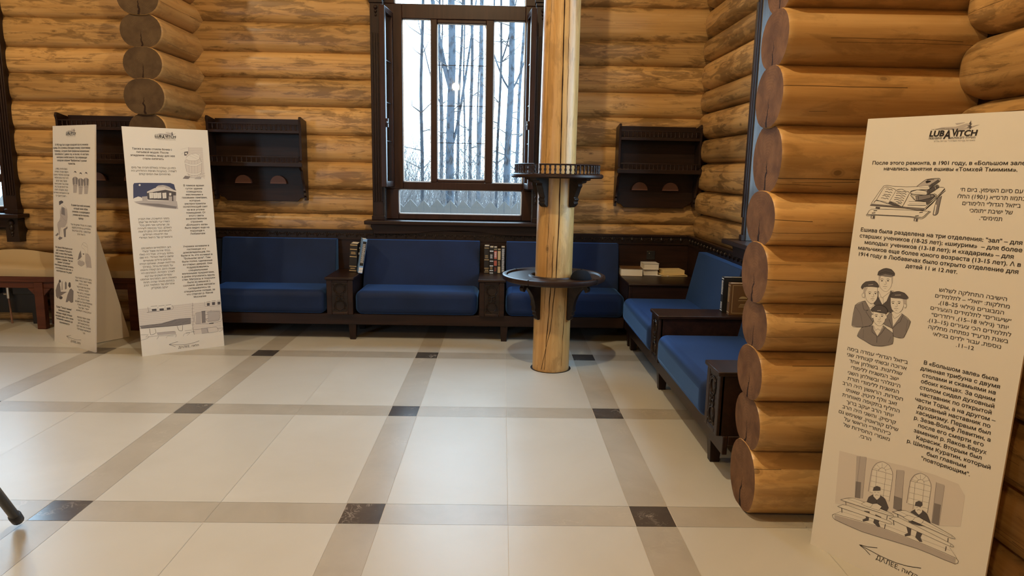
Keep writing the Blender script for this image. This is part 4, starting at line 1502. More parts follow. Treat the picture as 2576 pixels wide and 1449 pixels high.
DRAW={'bk':(3,'SK12:122,2992,202,3133,271,3133,373,3131,449,3135;FM0:116,2984,139,2988,367,2974,533,2973,532,2961,118,2972;SK22:114,2975,364,2969,538,2962,655,3124;SK15:122,2987,366,2977,524,2973,546,2990,652,3127,608,3134;SK20:542,2972,660,3112;FM0:613,3058,640,3072,636,2994,632,2945,617,2928,599,2930,602,3008;SK16:613,3058,603,3002,599,2930,617,2927,632,2945,634,3010,640,3072;FB0:604,2934,605,3008,615,3003,613,2931;FD0:162,2966,196,2965,195,2950,161,2953;FD0:504,2965,531,2964,527,2954,502,2956;FB0:207,3122,259,3122,301,3100,347,3111,407,3085,365,2983,322,2997,275,3015,258,2994,162,3019;SK14:160,3019,207,3122,260,3120,301,3100,257,2997;SK16:301,3100,322,3109,347,3111,378,3096,407,3085,369,2980,339,2988,305,3006,268,3013;FD0:255,2994,268,3013,316,2997,350,2979,292,2983;SK20:141,2997,162,3019,255,2994;SK12:162,3014,223,3012,254,3000;SD22:225,3107,240,3112,253,3103,264,3109,275,3099;SD22:218,3087,235,3089,250,3083,263,3087,275,3080;SD22:211,3068,228,3067,243,3063,256,3069,268,3060;SD22:203,3054,220,3059,235,3050,248,3054,260,3047;SD22:193,3037,210,3039,226,3033,240,3039,253,3030;SD22:308,3094,330,3093,349,3090,367,3094,382,3087;SD22:307,3078,330,3082,350,3074,368,3080,384,3071;SD22:307,3061,328,3064,347,3058,365,3062,380,3055;SD22:299,3045,321,3045,340,3041,358,3047,373,3038;SD22:298,3029,320,3033,339,3025,357,3029,372,3022;SD22:313,3013,328,3015,340,3009,351,3015,362,3006;SD22:327,3004,336,3003,344,3000,351,3003,357,2996;FB0:408,2995,413,3024,535,3024,542,2996,408,2992;SK15:405,2992,539,2997;SK12:410,3021,532,3022;SM10:416,3005,531,3008;FD0:455,3032,580,3082,602,3070,546,3005,535,3022,462,3026;SK16:456,3026,535,3024,544,3002,604,3058,601,3079,582,3086;FM0:453,3064,574,3085,585,3069,578,3057,465,3027,453,3048;SK18:418,3075,453,3064,577,3083,583,3060,465,3027,416,3069;FB0:420,3071,454,3061,460,3028;SD14:432,3063,456,3033;SK16:475,3062,482,3034;SK14:560,3078,566,3056;FB0:418,3098,456,3109,524,3101,531,3074,436,3076;SK18:415,3098,456,3110,529,3105,531,3074,421,3079,415,3098;SM12:447,3089,520,3086;FD0:529,3105,599,3150,610,3135,606,3126,537,3074;SK18:529,3105,599,3152,609,3132,537,3074;SL16:583,3141,592,3119;SK12:546,3115,553,3087;FB0:456,3134,538,3146,548,3118,468,3112;SK16:453,3134,535,3145,547,3118,456,3109,415,3094;SM12:472,3125,538,3130;FL0:455,3135,514,3190,604,3198,541,3146;SK17:452,3135,514,3190,604,3200,610,3178,550,3124;FD0:541,3147,599,3193,609,3181,553,3127;FK0:510,3173,521,3183,551,3180,547,3171,521,3161;SD30:520,3187,570,3191;SK12:557,3162,566,3137;FB0:128,2944,297,2950,566,2953,528,2907,104,2902;SK14:100,2902,128,2944,296,2952,569,2953,569,2942,526,2894,430,2902,172,2900,102,2890,100,2902,238,2904,430,2907,525,2905,566,2952;SK30:149,2932,177,2937;SK30:138,2913,166,2918;SK30:500,2939,525,2944;SK30:474,2911,499,2916;FD0:132,2892,166,2896,166,2870,135,2871;FD0:468,2896,496,2892,496,2871,468,2874;FB0:140,2890,150,2890,149,2872,142,2872;FB0:475,2891,483,2889,482,2872,476,2873'),
'mn':(3,'FD0:275,2297,256,2190,353,2153,413,2135,402,2307,368,2316;SK13:275,2297,256,2190,353,2153,413,2135,402,2307,368,2316,275,2297;FB0:277,2321,369,2340,370,2302,352,2231,323,2197,281,2258;SK11:280,2297,311,2249,324,2260,336,2272,369,2307;SD10:320,2255,332,2203;SK10:277,2287,288,2240,300,2257;FB0:262,2439,361,2452,373,2377,368,2342,346,2307,322,2304,288,2329,272,2370;SD10:262,2439,272,2370,288,2329,322,2304,346,2307,368,2342,373,2377,361,2452;SK16:304,2398,291,2401,281,2392;FK0:301,2385,299,2382,295,2380,290,2380,287,2383,289,2386,293,2388,298,2388;SD7:304,2387,293,2390,284,2383;SK16:328,2402,340,2407,351,2402;FK0:348,2392,346,2389,342,2387,337,2387,334,2390,336,2393,341,2395,346,2394;SD7:331,2391,340,2396,351,2392;SD11:324,2388,331,2364,322,2359,313,2361;SK11:308,2340,324,2345,341,2344;SD10:320,2329,334,2331;FL0:262,2422,282,2422,275,2385,270,2369;FL0:362,2426,372,2437,379,2375,372,2374;FD0:253,2426,258,2455,288,2479,315,2488,354,2483,383,2458,384,2439,362,2424,315,2422,262,2422;SK16:253,2423,258,2455,288,2479,315,2488,354,2483,383,2458,384,2436;FM0:276,2424,312,2441,370,2437,362,2422,315,2420;SK12:265,2439,310,2458,377,2452;FM0:175,2201,106,2154,101,1983,151,1978,224,1997,265,2023,274,2065,268,2177,232,2186;SK13:175,2201,106,2154,101,1983,151,1978,224,1997,265,2023,274,2065,268,2177,232,2186,175,2201;FB0:179,2212,232,2186,262,2186,258,2106,227,2150;SK11:179,2207,222,2154,245,2163,257,2185;SK13:162,2184,185,2128,220,2134,202,2116,273,2040;SD10:113,2140,161,2088,194,1994;FB0:169,2317,265,2332,277,2261,272,2227,251,2194,227,2190,193,2214,178,2251;SD10:169,2317,178,2251,193,2214,227,2190,251,2194,272,2227,277,2261,265,2332;SK16:222,2281,208,2283,199,2275;FK0:218,2269,217,2266,212,2264,207,2264,205,2267,206,2270,211,2272,216,2271;SD7:221,2270,211,2273,202,2266;SK16:245,2285,257,2291,268,2286;FK0:264,2276,263,2273,258,2271,253,2271,251,2274,253,2277,257,2279,262,2279;SD7:248,2275,257,2280,267,2277;SD11:241,2272,248,2249,239,2244,230,2247;SK11:225,2226,240,2231,257,2231;SD10:237,2216,250,2218;FL0:155,2308,189,2313,175,2271,177,2221,160,2239;FB0:171,2248,171,2240,169,2234,166,2230,161,2229,157,2232,153,2237,151,2245,151,2252,153,2259,157,2263,161,2263,165,2261,169,2255;SD10:168,2232,164,2229,159,2230,155,2234,152,2241,151,2249,152,2256,155,2261,159,2263,164,2262;FD0:135,2305,142,2331,168,2359,235,2374,262,2358,278,2331,261,2326,212,2326,159,2313,148,2294;SK16:148,2294,135,2307,142,2331,168,2359,235,2374,262,2358,278,2331,212,2326,164,2316;SL20:191,2335,229,2345;FM0:402,2147,381,2129,349,2050,429,2022,441,1966,493,1960,524,1974,555,2104,480,2152;SK13:402,2147,381,2129,349,2050,429,2022,441,1966,493,1960,524,1974,555,2104,480,2152,402,2147;FB0:405,2153,474,2161,481,2148,431,2042;SK11:407,2139,431,2105,456,2124,475,2151;SK13:491,2140,480,2090,459,2071,429,2022;SK12:391,2092,429,2022;SD10:532,2109,531,2019;FB0:379,2272,474,2287,486,2219,481,2186,460,2153,436,2149,403,2172,388,2208;SD10:379,2272,388,2208,403,2172,436,2149,460,2153,481,2186,486,2219,474,2287;SK16:415,2235,402,2237,392,2228;FK0:412,2223,410,2220,405,2218,401,2218,398,2220,400,2223,404,2225,409,2225;SD7:414,2224,404,2227,395,2220;SK16:438,2239,449,2245,461,2240;FK0:457,2230,456,2227,451,2226,446,2226,444,2228,446,2231,450,2233,455,2233;SD7:441,2229,450,2234,460,2231;SD11:434,2226,441,2204,432,2199,424,2201;SK11:419,2181,433,2186,450,2186;SD10:430,2171,443,2173;FL0:472,2270,499,2275,506,2228,495,2208,483,2225;FB0:508,2219,508,2213,506,2207,502,2204,498,2203,494,2205,490,2210,488,2216,488,2223,490,2228,494,2232,498,2233,502,2230,506,2226;SD10:491,2230,495,2232,500,2232,504,2228,507,2223,508,2216,507,2209,504,2205,500,2203,495,2204;FD0:382,2265,379,2289,406,2312,437,2321,480,2314,511,2286,495,2269,449,2271,413,2265;SK16:382,2265,379,2289,406,2312,437,2321,480,2314,513,2284,495,2269,449,2269,413,2265,382,2265;SL20:410,2287,455,2296;FM0:186,1982,159,1906,226,1880,293,1857,365,1866,446,1904,439,1985,393,2009,352,2031,266,2013;SK13:186,1982,159,1906,226,1880,293,1857,365,1866,446,1904,439,1985,393,2009,352,2031,266,2013,186,1982;FB0:275,2025,350,2040,354,2016,321,1940,285,1987;SK11:281,2016,300,1981,317,1999,338,1988,352,2026;SK13:272,2010,273,1965,316,1939,324,1886;SK13:372,2020,354,1977,322,1931;SD10:203,1971,211,1897;SD10:428,1958,412,1906;FB0:258,2143,352,2160,364,2093,359,2060,338,2028,314,2023,282,2045,267,2081;SD10:258,2143,267,2081,282,2045,314,2023,338,2028,359,2060,364,2093,352,2160;SK16:300,2109,287,2110,277,2102;FK0:297,2097,295,2094,291,2092,286,2092,283,2094,285,2097,290,2099,294,2099;SD7:299,2098,289,2100,281,2094;SK16:323,2113,334,2119,345,2115;FK0:342,2105,340,2102,336,2100,331,2100,329,2103,330,2106,335,2108,340,2107;SD7:326,2103,335,2109,345,2106;SD11:318,2101,325,2079,317,2073,308,2076;SK11:304,2056,318,2061,335,2062;SD10:315,2046,328,2049;FB0:268,2091,268,2084,267,2078,264,2074,260,2074,256,2076,253,2081,251,2088,251,2094,252,2100,256,2104,259,2105,263,2102,266,2097;SD10:266,2077,262,2074,258,2074,254,2078,252,2084,251,2091,252,2098,254,2103,258,2105,262,2103;FB0:373,2106,374,2099,372,2093,369,2090,365,2089,362,2091,358,2096,357,2103,357,2109,358,2115,361,2119,365,2119,369,2117,372,2112;SD10:360,2118,364,2119,367,2118,370,2115,373,2109,374,2103,373,2096,371,2092,368,2089,364,2089;FD0:239,2138,251,2159,281,2185,314,2191,349,2182,372,2157,366,2131,319,2127,274,2132,255,2126;SK16:255,2126,239,2138,251,2159,281,2185,314,2191,349,2182,372,2157,366,2131,308,2130,260,2130;SL24:292,2142,320,2148'),
'sc':(3,'FW0:144,911,322,929,669,976,893,990,1055,984,1108,915,1110,776,1112,679,971,621,657,574,168,453;FL0:292,918,373,940,392,589,326,569;FL0:614,925,674,941,702,602,638,611;FL0:906,938,966,941,971,621,920,619;FM0:627,712,689,716,702,602,635,610;FM0:917,777,964,783,971,621,923,620;FM0:315,707,359,717,371,580,326,569;SD8:322,929,332,572;SD8:374,933,389,588;SD8:619,919,635,610;SD8:675,934,695,606;SD8:909,939,920,619;SD8:967,934,974,622;FB0:441,671,437,855,465,919,504,949,556,939,583,897,596,856,596,659;SM20:427,665,430,852,458,917,504,949,556,939,587,898,596,856,597,652;SD12:430,856,509,867,590,873;SD8:531,890,574,918;SD8:521,900,544,940;SD8:506,899,501,937;SD8:493,889,461,909;SD8:487,875,441,872;SD12:483,861,483,871,487,881,495,890,504,896,514,899,524,898,531,894,536,887,538,878;SD8:431,806,593,829;SD8:433,759,594,782;SD8:435,712,595,736;SD8:437,665,596,689;SD10:470,860,483,634;SD10:541,869,549,632;FB0:739,700,735,876,760,937,795,966,843,956,868,915,880,877,881,689;SM20:727,695,728,874,753,935,795,966,843,956,871,917,880,877,882,682;SD12:728,877,800,888,874,893;SD8:821,909,860,935;SD8:811,918,832,957;SD8:798,918,792,954;SD8:786,908,756,927;SD8:780,895,738,892;SD12:776,882,777,891,780,901,787,909,795,915,805,918,813,917,821,913,825,907,826,898;SD8:729,830,877,851;SD8:732,785,878,806;SD8:734,740,880,762;SD8:736,694,881,717;SD10:764,881,778,665;SD10:829,889,839,663;FB0:177,359,238,415,641,537,826,546,1076,499,1122,436,1113,417,178,352;FL0:178,352,537,412,842,428,1114,431,1117,387,850,376,431,315,184,313;SK14:177,359,536,415,842,431,1119,434,1117,387,850,376,431,315,184,313,177,359;SD9:181,361,238,415;SD10:1065,493,1122,436;SM8:239,407,632,452,1074,472;FD0:424,552,437,620,469,657,525,673,564,659,601,598,591,564,515,538,435,526;SK10:424,552,437,620,469,657;SK10:525,673,564,659,601,598;FB0:465,686,520,709,524,657,503,625,472,643;SM10:472,643,503,625,524,657;FD0:461,685,464,717,487,738,516,738,521,713,506,704;SK10:474,676,487,683;SK10:499,686,513,691;SD14:484,656,497,666,512,666;SK10:503,625,502,555;FD0:417,494,461,506,464,429,423,402,413,414,440,441;FD0:509,504,557,502,543,449,561,419,541,410,501,430;FD0:754,573,765,637,794,672,845,687,880,674,914,616,906,583,837,559,765,548;SK10:754,573,765,637,794,672;SK10:845,687,880,674,914,616;FB0:790,700,840,722,844,672,825,642,797,659;SM10:797,659,825,642,844,672;FD0:787,699,789,729,810,749,836,749,841,726,829,706;SK10:798,690,811,697;SK10:821,700,833,704;SD14:808,671,820,681,833,681;SK10:825,642,825,575;FD0:748,518,788,528,791,455,754,430,746,441,769,467;FD0:832,527,875,525,862,474,880,446,861,437,825,457;FB0:224,511,327,567,623,564,626,543,241,506;SK12:224,511,320,562,623,566,626,543,234,501,224,511;SD8:269,534,625,556;SD24:257,505,265,473;SD24:599,534,600,500;FB0:205,447,276,484,622,499,622,472,211,437;SK12:206,443,269,479,622,497,622,474,215,435,206,443;SD30:231,437,240,397;SD30:595,460,594,421;FB0:645,587,735,639,1067,587,1070,567,660,583;SK12:645,587,729,634,1067,588,1070,567,653,578,645,587;SD8:684,608,1068,579;SD24:674,581,682,551;SD24:1046,559,1047,527;FB0:629,527,691,561,1066,526,1067,501,634,518;SK12:629,523,684,557,1067,524,1067,502,637,516,629,523;SD30:651,518,660,480;SD30:1043,490,1042,453;FB0:388,540,421,574,473,577,507,596,548,587,529,547,463,545,442,533;SK10:388,540,421,574,476,579,456,540,388,540;SK10:476,579,511,597,548,587,529,547,460,540;FB0:720,572,750,604,797,607,828,624,865,616,848,578,788,577,769,564;SK10:720,572,750,604,800,608,782,572,720,572;SK10:800,608,831,626,865,616,848,578,785,572'),
'ar3':(3,'SK26:417,196,486,192,598,185,712,189,806,207,899,239;SK26:514,154,465,181,417,196,484,210,561,239'),
'lg':(3,'FL0:526,3563,569,3574,662,3575,732,3595,773,3593,699,3556,674,3550;FL0:655,3599,720,3604,716,3599,668,3587;FL0:680,3550,736,3569,821,3584,789,3572,754,3554,690,3549;FD0:755,3606,758,3616,761,3599,766,3583,760,3582,770,3569,765,3557,759,3552,753,3565,737,3562,750,3573,737,3577,755,3584,748,3596;SK10:756,3568,758,3549;SM10:523,3561,587,3568;SM10:773,3567,806,3581'),
'br':(2,'FW0:982,3500,1207,3507,1207,2963,1143,3005,1158,3386,974,3395;SM6:994,3479,1219,3482;SM6:992,3448,1217,3451;SM6:989,3418,1214,3420;SM6:987,3387,1212,3389;SM6:984,3356,1209,3358;SM6:1161,3330,1207,3327;SM6:1158,3299,1205,3296;SM6:1156,3268,1202,3265;SM6:1154,3237,1200,3234;SM6:1151,3206,1198,3202;SM6:1149,3175,1195,3171;SM6:1147,3144,1193,3140;SM6:1144,3112,1191,3109;SM6:1142,3081,1188,3078;SM6:1140,3050,1186,3046;SK16:985,3500,975,3374;SM8:856,3461,975,3492;SM8:856,3378,924,3421;FD0:911,3421,970,3430,959,3360,906,3358;FB0:923,3407,952,3408,947,3380,921,3379;FW0:914,3282,947,3380,1027,3399,1120,3402,1149,3358,1174,3246,1154,3062,1102,2990,983,2989,925,3087,904,3240;FB0:937,3331,1000,3382,1093,3401,1150,3365,1139,3308,1084,3279,978,3276,934,3296;SD12:930,3324,1000,3382,1093,3401,1150,3365,1146,3308,1084,3275,978,3276,930,3293;SD8:985,3360,1099,3307;SD8:1026,3389,1128,3336;SD14:914,3282,904,3240,925,3087,976,2989,1102,2990,1154,3062,1174,3246,1147,3330;SM10:971,3269,954,3003;SM10:1017,3270,1000,3004;SM10:1063,3271,1046,3004;SM10:1110,3272,1092,3004;FB0:904,3247,987,3214,1092,3216,1175,3260,1173,3232,1090,3185,985,3186,906,3215;SD10:904,3247,987,3214,1092,3216,1175,3260;SD10:906,3215,984,3183,1090,3185,1173,3232;FB0:925,3087,988,3060,1094,3061,1156,3097,1154,3069,1092,3033,986,3031,929,3059;SD10:925,3087,988,3060,1094,3061,1156,3097;SD10:929,3059,986,3029,1092,3030,1154,3069;FM0:851,2967,893,3017,977,3003,941,2961;FL0:1033,2962,1076,2997,1156,3005,1140,2962;SD10:1159,3048,1214,3062;SD10:1156,3005,1218,3020'),
'nh':(2,'FN0:92,2861,108,2888,181,2893,652,2892,708,2869,723,2779,708,2626,555,2613,76,2632;FB0:201,2857,199,2850,195,2844,188,2841,182,2841,176,2844,173,2850,172,2857,174,2864,178,2869,185,2873,191,2873,197,2869,200,2864;FL0:78,2585,231,2603,731,2584,740,2451,407,2484,176,2529;FM0:94,2564,449,2546,724,2493,708,2458,408,2498,154,2550;FB0:82,2639,151,2669,186,2658,221,2630,219,2603,86,2605;FD0:278,2739,293,2616,591,2599,717,2577,733,2779,569,2800;FW0:285,2746,407,2807,570,2814,732,2765,730,2737,568,2779,289,2725;FL0:420,2814,460,2848,536,2858,622,2827,695,2779,570,2807;SB12:426,2818,485,2848,573,2851,646,2814;FW0:419,2800,569,2804,571,2827,433,2820;FB0:317,2725,376,2732,372,2640,317,2635;SD8:346,2728,343,2637;SD6:315,2703,376,2707;SD6:313,2681,374,2685;SD6:311,2660,372,2663;FB0:378,2725,438,2731,434,2639,379,2634;SD8:408,2727,405,2637;SD6:376,2703,438,2707;SD6:375,2681,436,2685;SD6:373,2659,434,2663;FB0:438,2724,498,2731,494,2639,438,2634;SD8:468,2727,465,2636;SD6:436,2703,498,2706;SD6:434,2681,496,2684;SD6:433,2659,494,2662;FB0:515,2724,576,2731,572,2638,516,2633;SD8:546,2727,542,2636;SD6:514,2702,576,2706;SD6:512,2680,574,2684;SD6:510,2658,572,2662;FB0:620,2724,655,2723,649,2682,619,2682;FL0:205,2665,285,2673,285,2589,206,2597;FL0:610,2668,660,2665,653,2578,603,2578;FL0:681,2682,725,2681,717,2577,676,2577;SM8:230,2664,226,2592;SM8:258,2664,254,2592;SM8:634,2661,631,2588;SM8:701,2661,698,2587'),
'rm':(2,'FW0:-1,805,843,819,1313,802,1303,282,829,266,815,448,-2,475;SM7:5,790,828,806;SM7:2,761,826,770;SM7:0,733,823,735;SM7:-2,705,820,699;SM7:-4,676,817,664;SM7:-7,648,815,628;SM7:-9,619,812,592;SM7:-11,591,809,557;SM7:-14,562,807,521;SM7:-16,534,804,485;SM6:855,796,1314,810;SM6:853,763,1311,774;SM6:850,731,1308,737;SM6:848,698,1305,701;SM6:845,665,1303,664;SM6:843,632,1300,628;SM6:840,600,1297,591;SM6:838,567,1295,555;SM6:835,534,1292,518;SM6:833,502,1289,482;SM6:830,469,1287,445;SM6:828,436,1284,409;SM6:825,403,1281,372;SK18:846,824,830,686,834,521,815,418,829,266;SK10:819,777,867,778;SK10:815,721,863,722;SK10:811,664,859,665;SK10:806,608,855,609;SK10:802,552,850,552;SK10:798,495,846,496;SK10:794,439,842,439;SK10:789,382,837,382;SK10:785,326,833,326;FB0:192,828,289,825,283,745,186,749;SK22:192,828,289,829;FD0:202,783,275,783,275,746,204,748;FB0:308,823,400,821,394,741,302,743;SK22:308,823,400,825;FD0:318,778,386,778,386,742,320,743;FB0:420,826,506,824,499,744,414,746;SK22:420,826,506,829;FD0:430,781,492,782,492,745,432,745;SK16:147,825,153,738,134,736,526,749,518,816;SK24:134,736,315,739;SK22:1072,819,1136,819;FD0:1076,796,1123,796,1119,746,1075,746;SK22:1158,826,1226,825;FD0:1161,802,1213,802,1209,752,1161,752;SK22:1250,824,1315,824;FD0:1254,801,1301,801,1298,750,1253,750;SD12:1044,822,1045,739,1307,726;FL0:885,643,969,649,953,447,870,449;FM0:977,663,1040,664,1031,453,968,452;SK14:885,643,1294,636,1287,445,870,449,885,643;FL0:1073,637,1279,630,1260,471,1067,471;SK20:1064,615,1080,636,1278,625,1253,472,1067,471,1049,511;SK24:1034,589,1084,598;SK24:1028,513,1078,523;FK0:1086,438,1164,437,1160,422,1085,426;SK20:1124,662,1146,664;FM0:2,517,324,522,553,569,796,563,789,466,571,455,24,471;SK15:2,517,324,522,524,542,606,570,796,563;SK22:-2,475,255,472,571,460,789,466;SD14:64,502,155,520;SD14:179,501,272,519;SD14:296,500,389,519;SD14:414,499,509,518;SD14:534,498,629,517;SD14:655,497,751,516;SK20:144,456,154,346,234,372,227,446;SK22:570,448,591,371,644,357,658,452;FL0:247,371,524,365,533,319,257,333;SK14:247,371,524,365,533,319;SK14:-4,367,117,358,75,320,269,317,238,262;SK14:269,317,399,307,546,303,529,260;SK14:-5,273,99,295,127,328;SK12:383,265,405,291,504,286;SK12:650,259,674,301,763,305,712,266;SK14:684,352,946,349,954,265;SK14:695,313,846,316;FL0:947,357,1059,358,1066,266,954,265;SK16:947,357,1201,356,1224,276,1066,266,1044,345;SK16:1213,324,1307,327,1281,277,1237,267'),
'ar2':(2,'SK24:903,146,818,124,707,112,572,121,420,146;SK24:516,94,465,124,420,146,481,163,563,177'),
'tm':(1,'FL0:666,2948,720,2963,773,2964,826,2942,816,2821,788,2690,681,2686,673,2817;FM0:656,2929,719,2958,727,2837,673,2817;FM0:755,2959,826,2942,816,2830,763,2838;FB0:774,3015,770,2999,760,2986,746,2978,730,2978,715,2985,706,2998,702,3014,706,3030,716,3043,730,3051,746,3051,761,3044,770,3031;SD14:699,3023,721,3051,756,3057,788,3029;FD0:702,3032,730,3061,774,3052,784,3025,738,3042;SD16:673,2808,807,2809;SD10:656,2929,646,2854,664,2845;SD10:826,2942,861,2841;SD9:736,2800,738,2693;FL0:844,2928,897,2943,950,2944,1002,2923,992,2802,965,2672,859,2669,851,2799;FM0:835,2910,897,2939,905,2819,851,2799;FM0:932,2939,1002,2923,992,2812,940,2820;FB0:950,2995,947,2979,937,2966,923,2959,907,2958,893,2965,883,2978,880,2994,883,3010,893,3023,908,3030,923,3031,937,3024,947,3011;SD14:876,3003,898,3031,933,3036,964,3009;FD0:880,3012,907,3040,951,3032,961,3005,915,3022;SD16:851,2789,984,2791;SD10:835,2910,825,2835,843,2826;SD10:1002,2923,1036,2822;SD9:913,2782,916,2675;FL0:1020,2937,1072,2952,1124,2953,1176,2931,1166,2812,1139,2683,1035,2679,1027,2808;FM0:1011,2918,1072,2947,1080,2828,1027,2808;FM0:1107,2948,1176,2931,1166,2821,1114,2829;FB0:1124,3003,1121,2987,1111,2974,1097,2967,1082,2967,1068,2973,1058,2986,1055,3002,1059,3018,1068,3031,1082,3038,1098,3038,1112,3031,1121,3019;SD14:1052,3011,1073,3039,1107,3044,1138,3017;FD0:1055,3020,1081,3048,1125,3040,1135,3012,1090,3030;SD16:1027,2799,1157,2801;SD10:1011,2918,1001,2844,1019,2835;SD10:1176,2931,1209,2831;SD9:1088,2791,1091,2686'),
'st':(1,'FL0:292,2441,459,2400,485,2268,455,2152,306,2096,193,2051,137,2096,233,2237,235,2352;FM0:292,2422,385,2416,402,2283,272,2306;SD12:349,2462,459,2410,485,2335,465,2153;SD12:236,2410,216,2332,253,2286,401,2197,456,2200;FB0:306,2461,302,2446,290,2434,273,2427,255,2426,239,2432,227,2443,224,2457,228,2472,239,2484,256,2491,274,2492,291,2486,302,2475;FD0:203,2466,200,2523,275,2541,340,2529,340,2500,274,2483,227,2457;FL0:137,2096,157,2155,270,2190,455,2143,399,2092,249,2064,209,1907,173,1972;SD12:127,2096,157,2155,270,2190;SD12:155,2078,192,1983,228,1908;FB0:268,2075,343,2050,313,1904,257,1910;SD12:259,2064,266,1920;FM0:58,1916,154,1971,182,1944,115,1905;FM0:161,1865,209,1907,313,1894,294,1873,208,1844;FM0:343,2041,482,2097,482,2068,426,2036,424,1911,363,1907;SD12:365,2032,369,1903;SD12:296,2067,482,2106'),
'hd':(1,'FB0:928,1792,988,1841,1060,1852,1118,1818,1141,1681,1057,1573,962,1578,927,1665;SD12:928,1779,976,1840,1036,1857,1107,1830,1135,1782,1141,1669;SD14:964,1826,1035,1800,1125,1781;SD10:940,1768,1035,1737,1082,1677;FL0:1058,1675,1153,1670,1223,1612,1257,1439,1104,1438,1057,1523;SD12:1106,1679,1211,1624,1257,1439;SK14:963,1661,1023,1666;FD0:1030,1658,1027,1654,1021,1651,1011,1649,1000,1648,991,1649,984,1651,982,1654,984,1657,991,1660,1001,1663,1011,1664,1021,1663,1027,1661;SD12:939,1666,927,1614,962,1610;FM0:855,1646,915,1715,938,1602,866,1558,817,1541;SD12:781,1525,866,1583,1033,1508;FL0:817,1515,866,1545,1033,1521,1033,1482,913,1440,817,1464;SD12:805,1514,841,1466,937,1442,1045,1496;SD12:1105,1552,1080,1436,1127,1434,1152,1556'),
'tw':(1,'FM0:56,932,110,1031,162,1089,213,1068,225,976,237,924,440,946,184,812,132,793,68,826;FD0:163,1102,189,1138,227,1135,252,1098,188,1078;FB0:257,1059,254,1041,247,1027,236,1018,225,1017,215,1023,208,1037,205,1054,208,1071,216,1086,226,1095,237,1096,248,1089,254,1076;FL0:265,1086,304,1130,314,972,250,952;FM0:379,1098,405,1127,442,1104,441,999,378,979;FD0:492,1057,505,1110,538,1129,572,1117,579,1052,541,1022;FM0:400,757,465,896,541,996,591,1021,670,984,658,786,588,765,513,796,463,764;FB0:158,822,364,911,465,909,362,792,183,772;FD0:299,825,293,811,275,799,249,791,220,787,195,790,177,798,171,810,177,824,195,836,221,845,250,848,275,845,293,837;SD12:237,924,453,941;SD12:106,803,338,895;SK10:541,996,616,1017;SD10:188,1078,237,924;FB0:529,1021,566,1038,571,1023,536,1006'),
'ar1':(1,'SK22:914,150,779,133,605,134,425,151;SK22:517,104,467,134,425,151,569,185')}
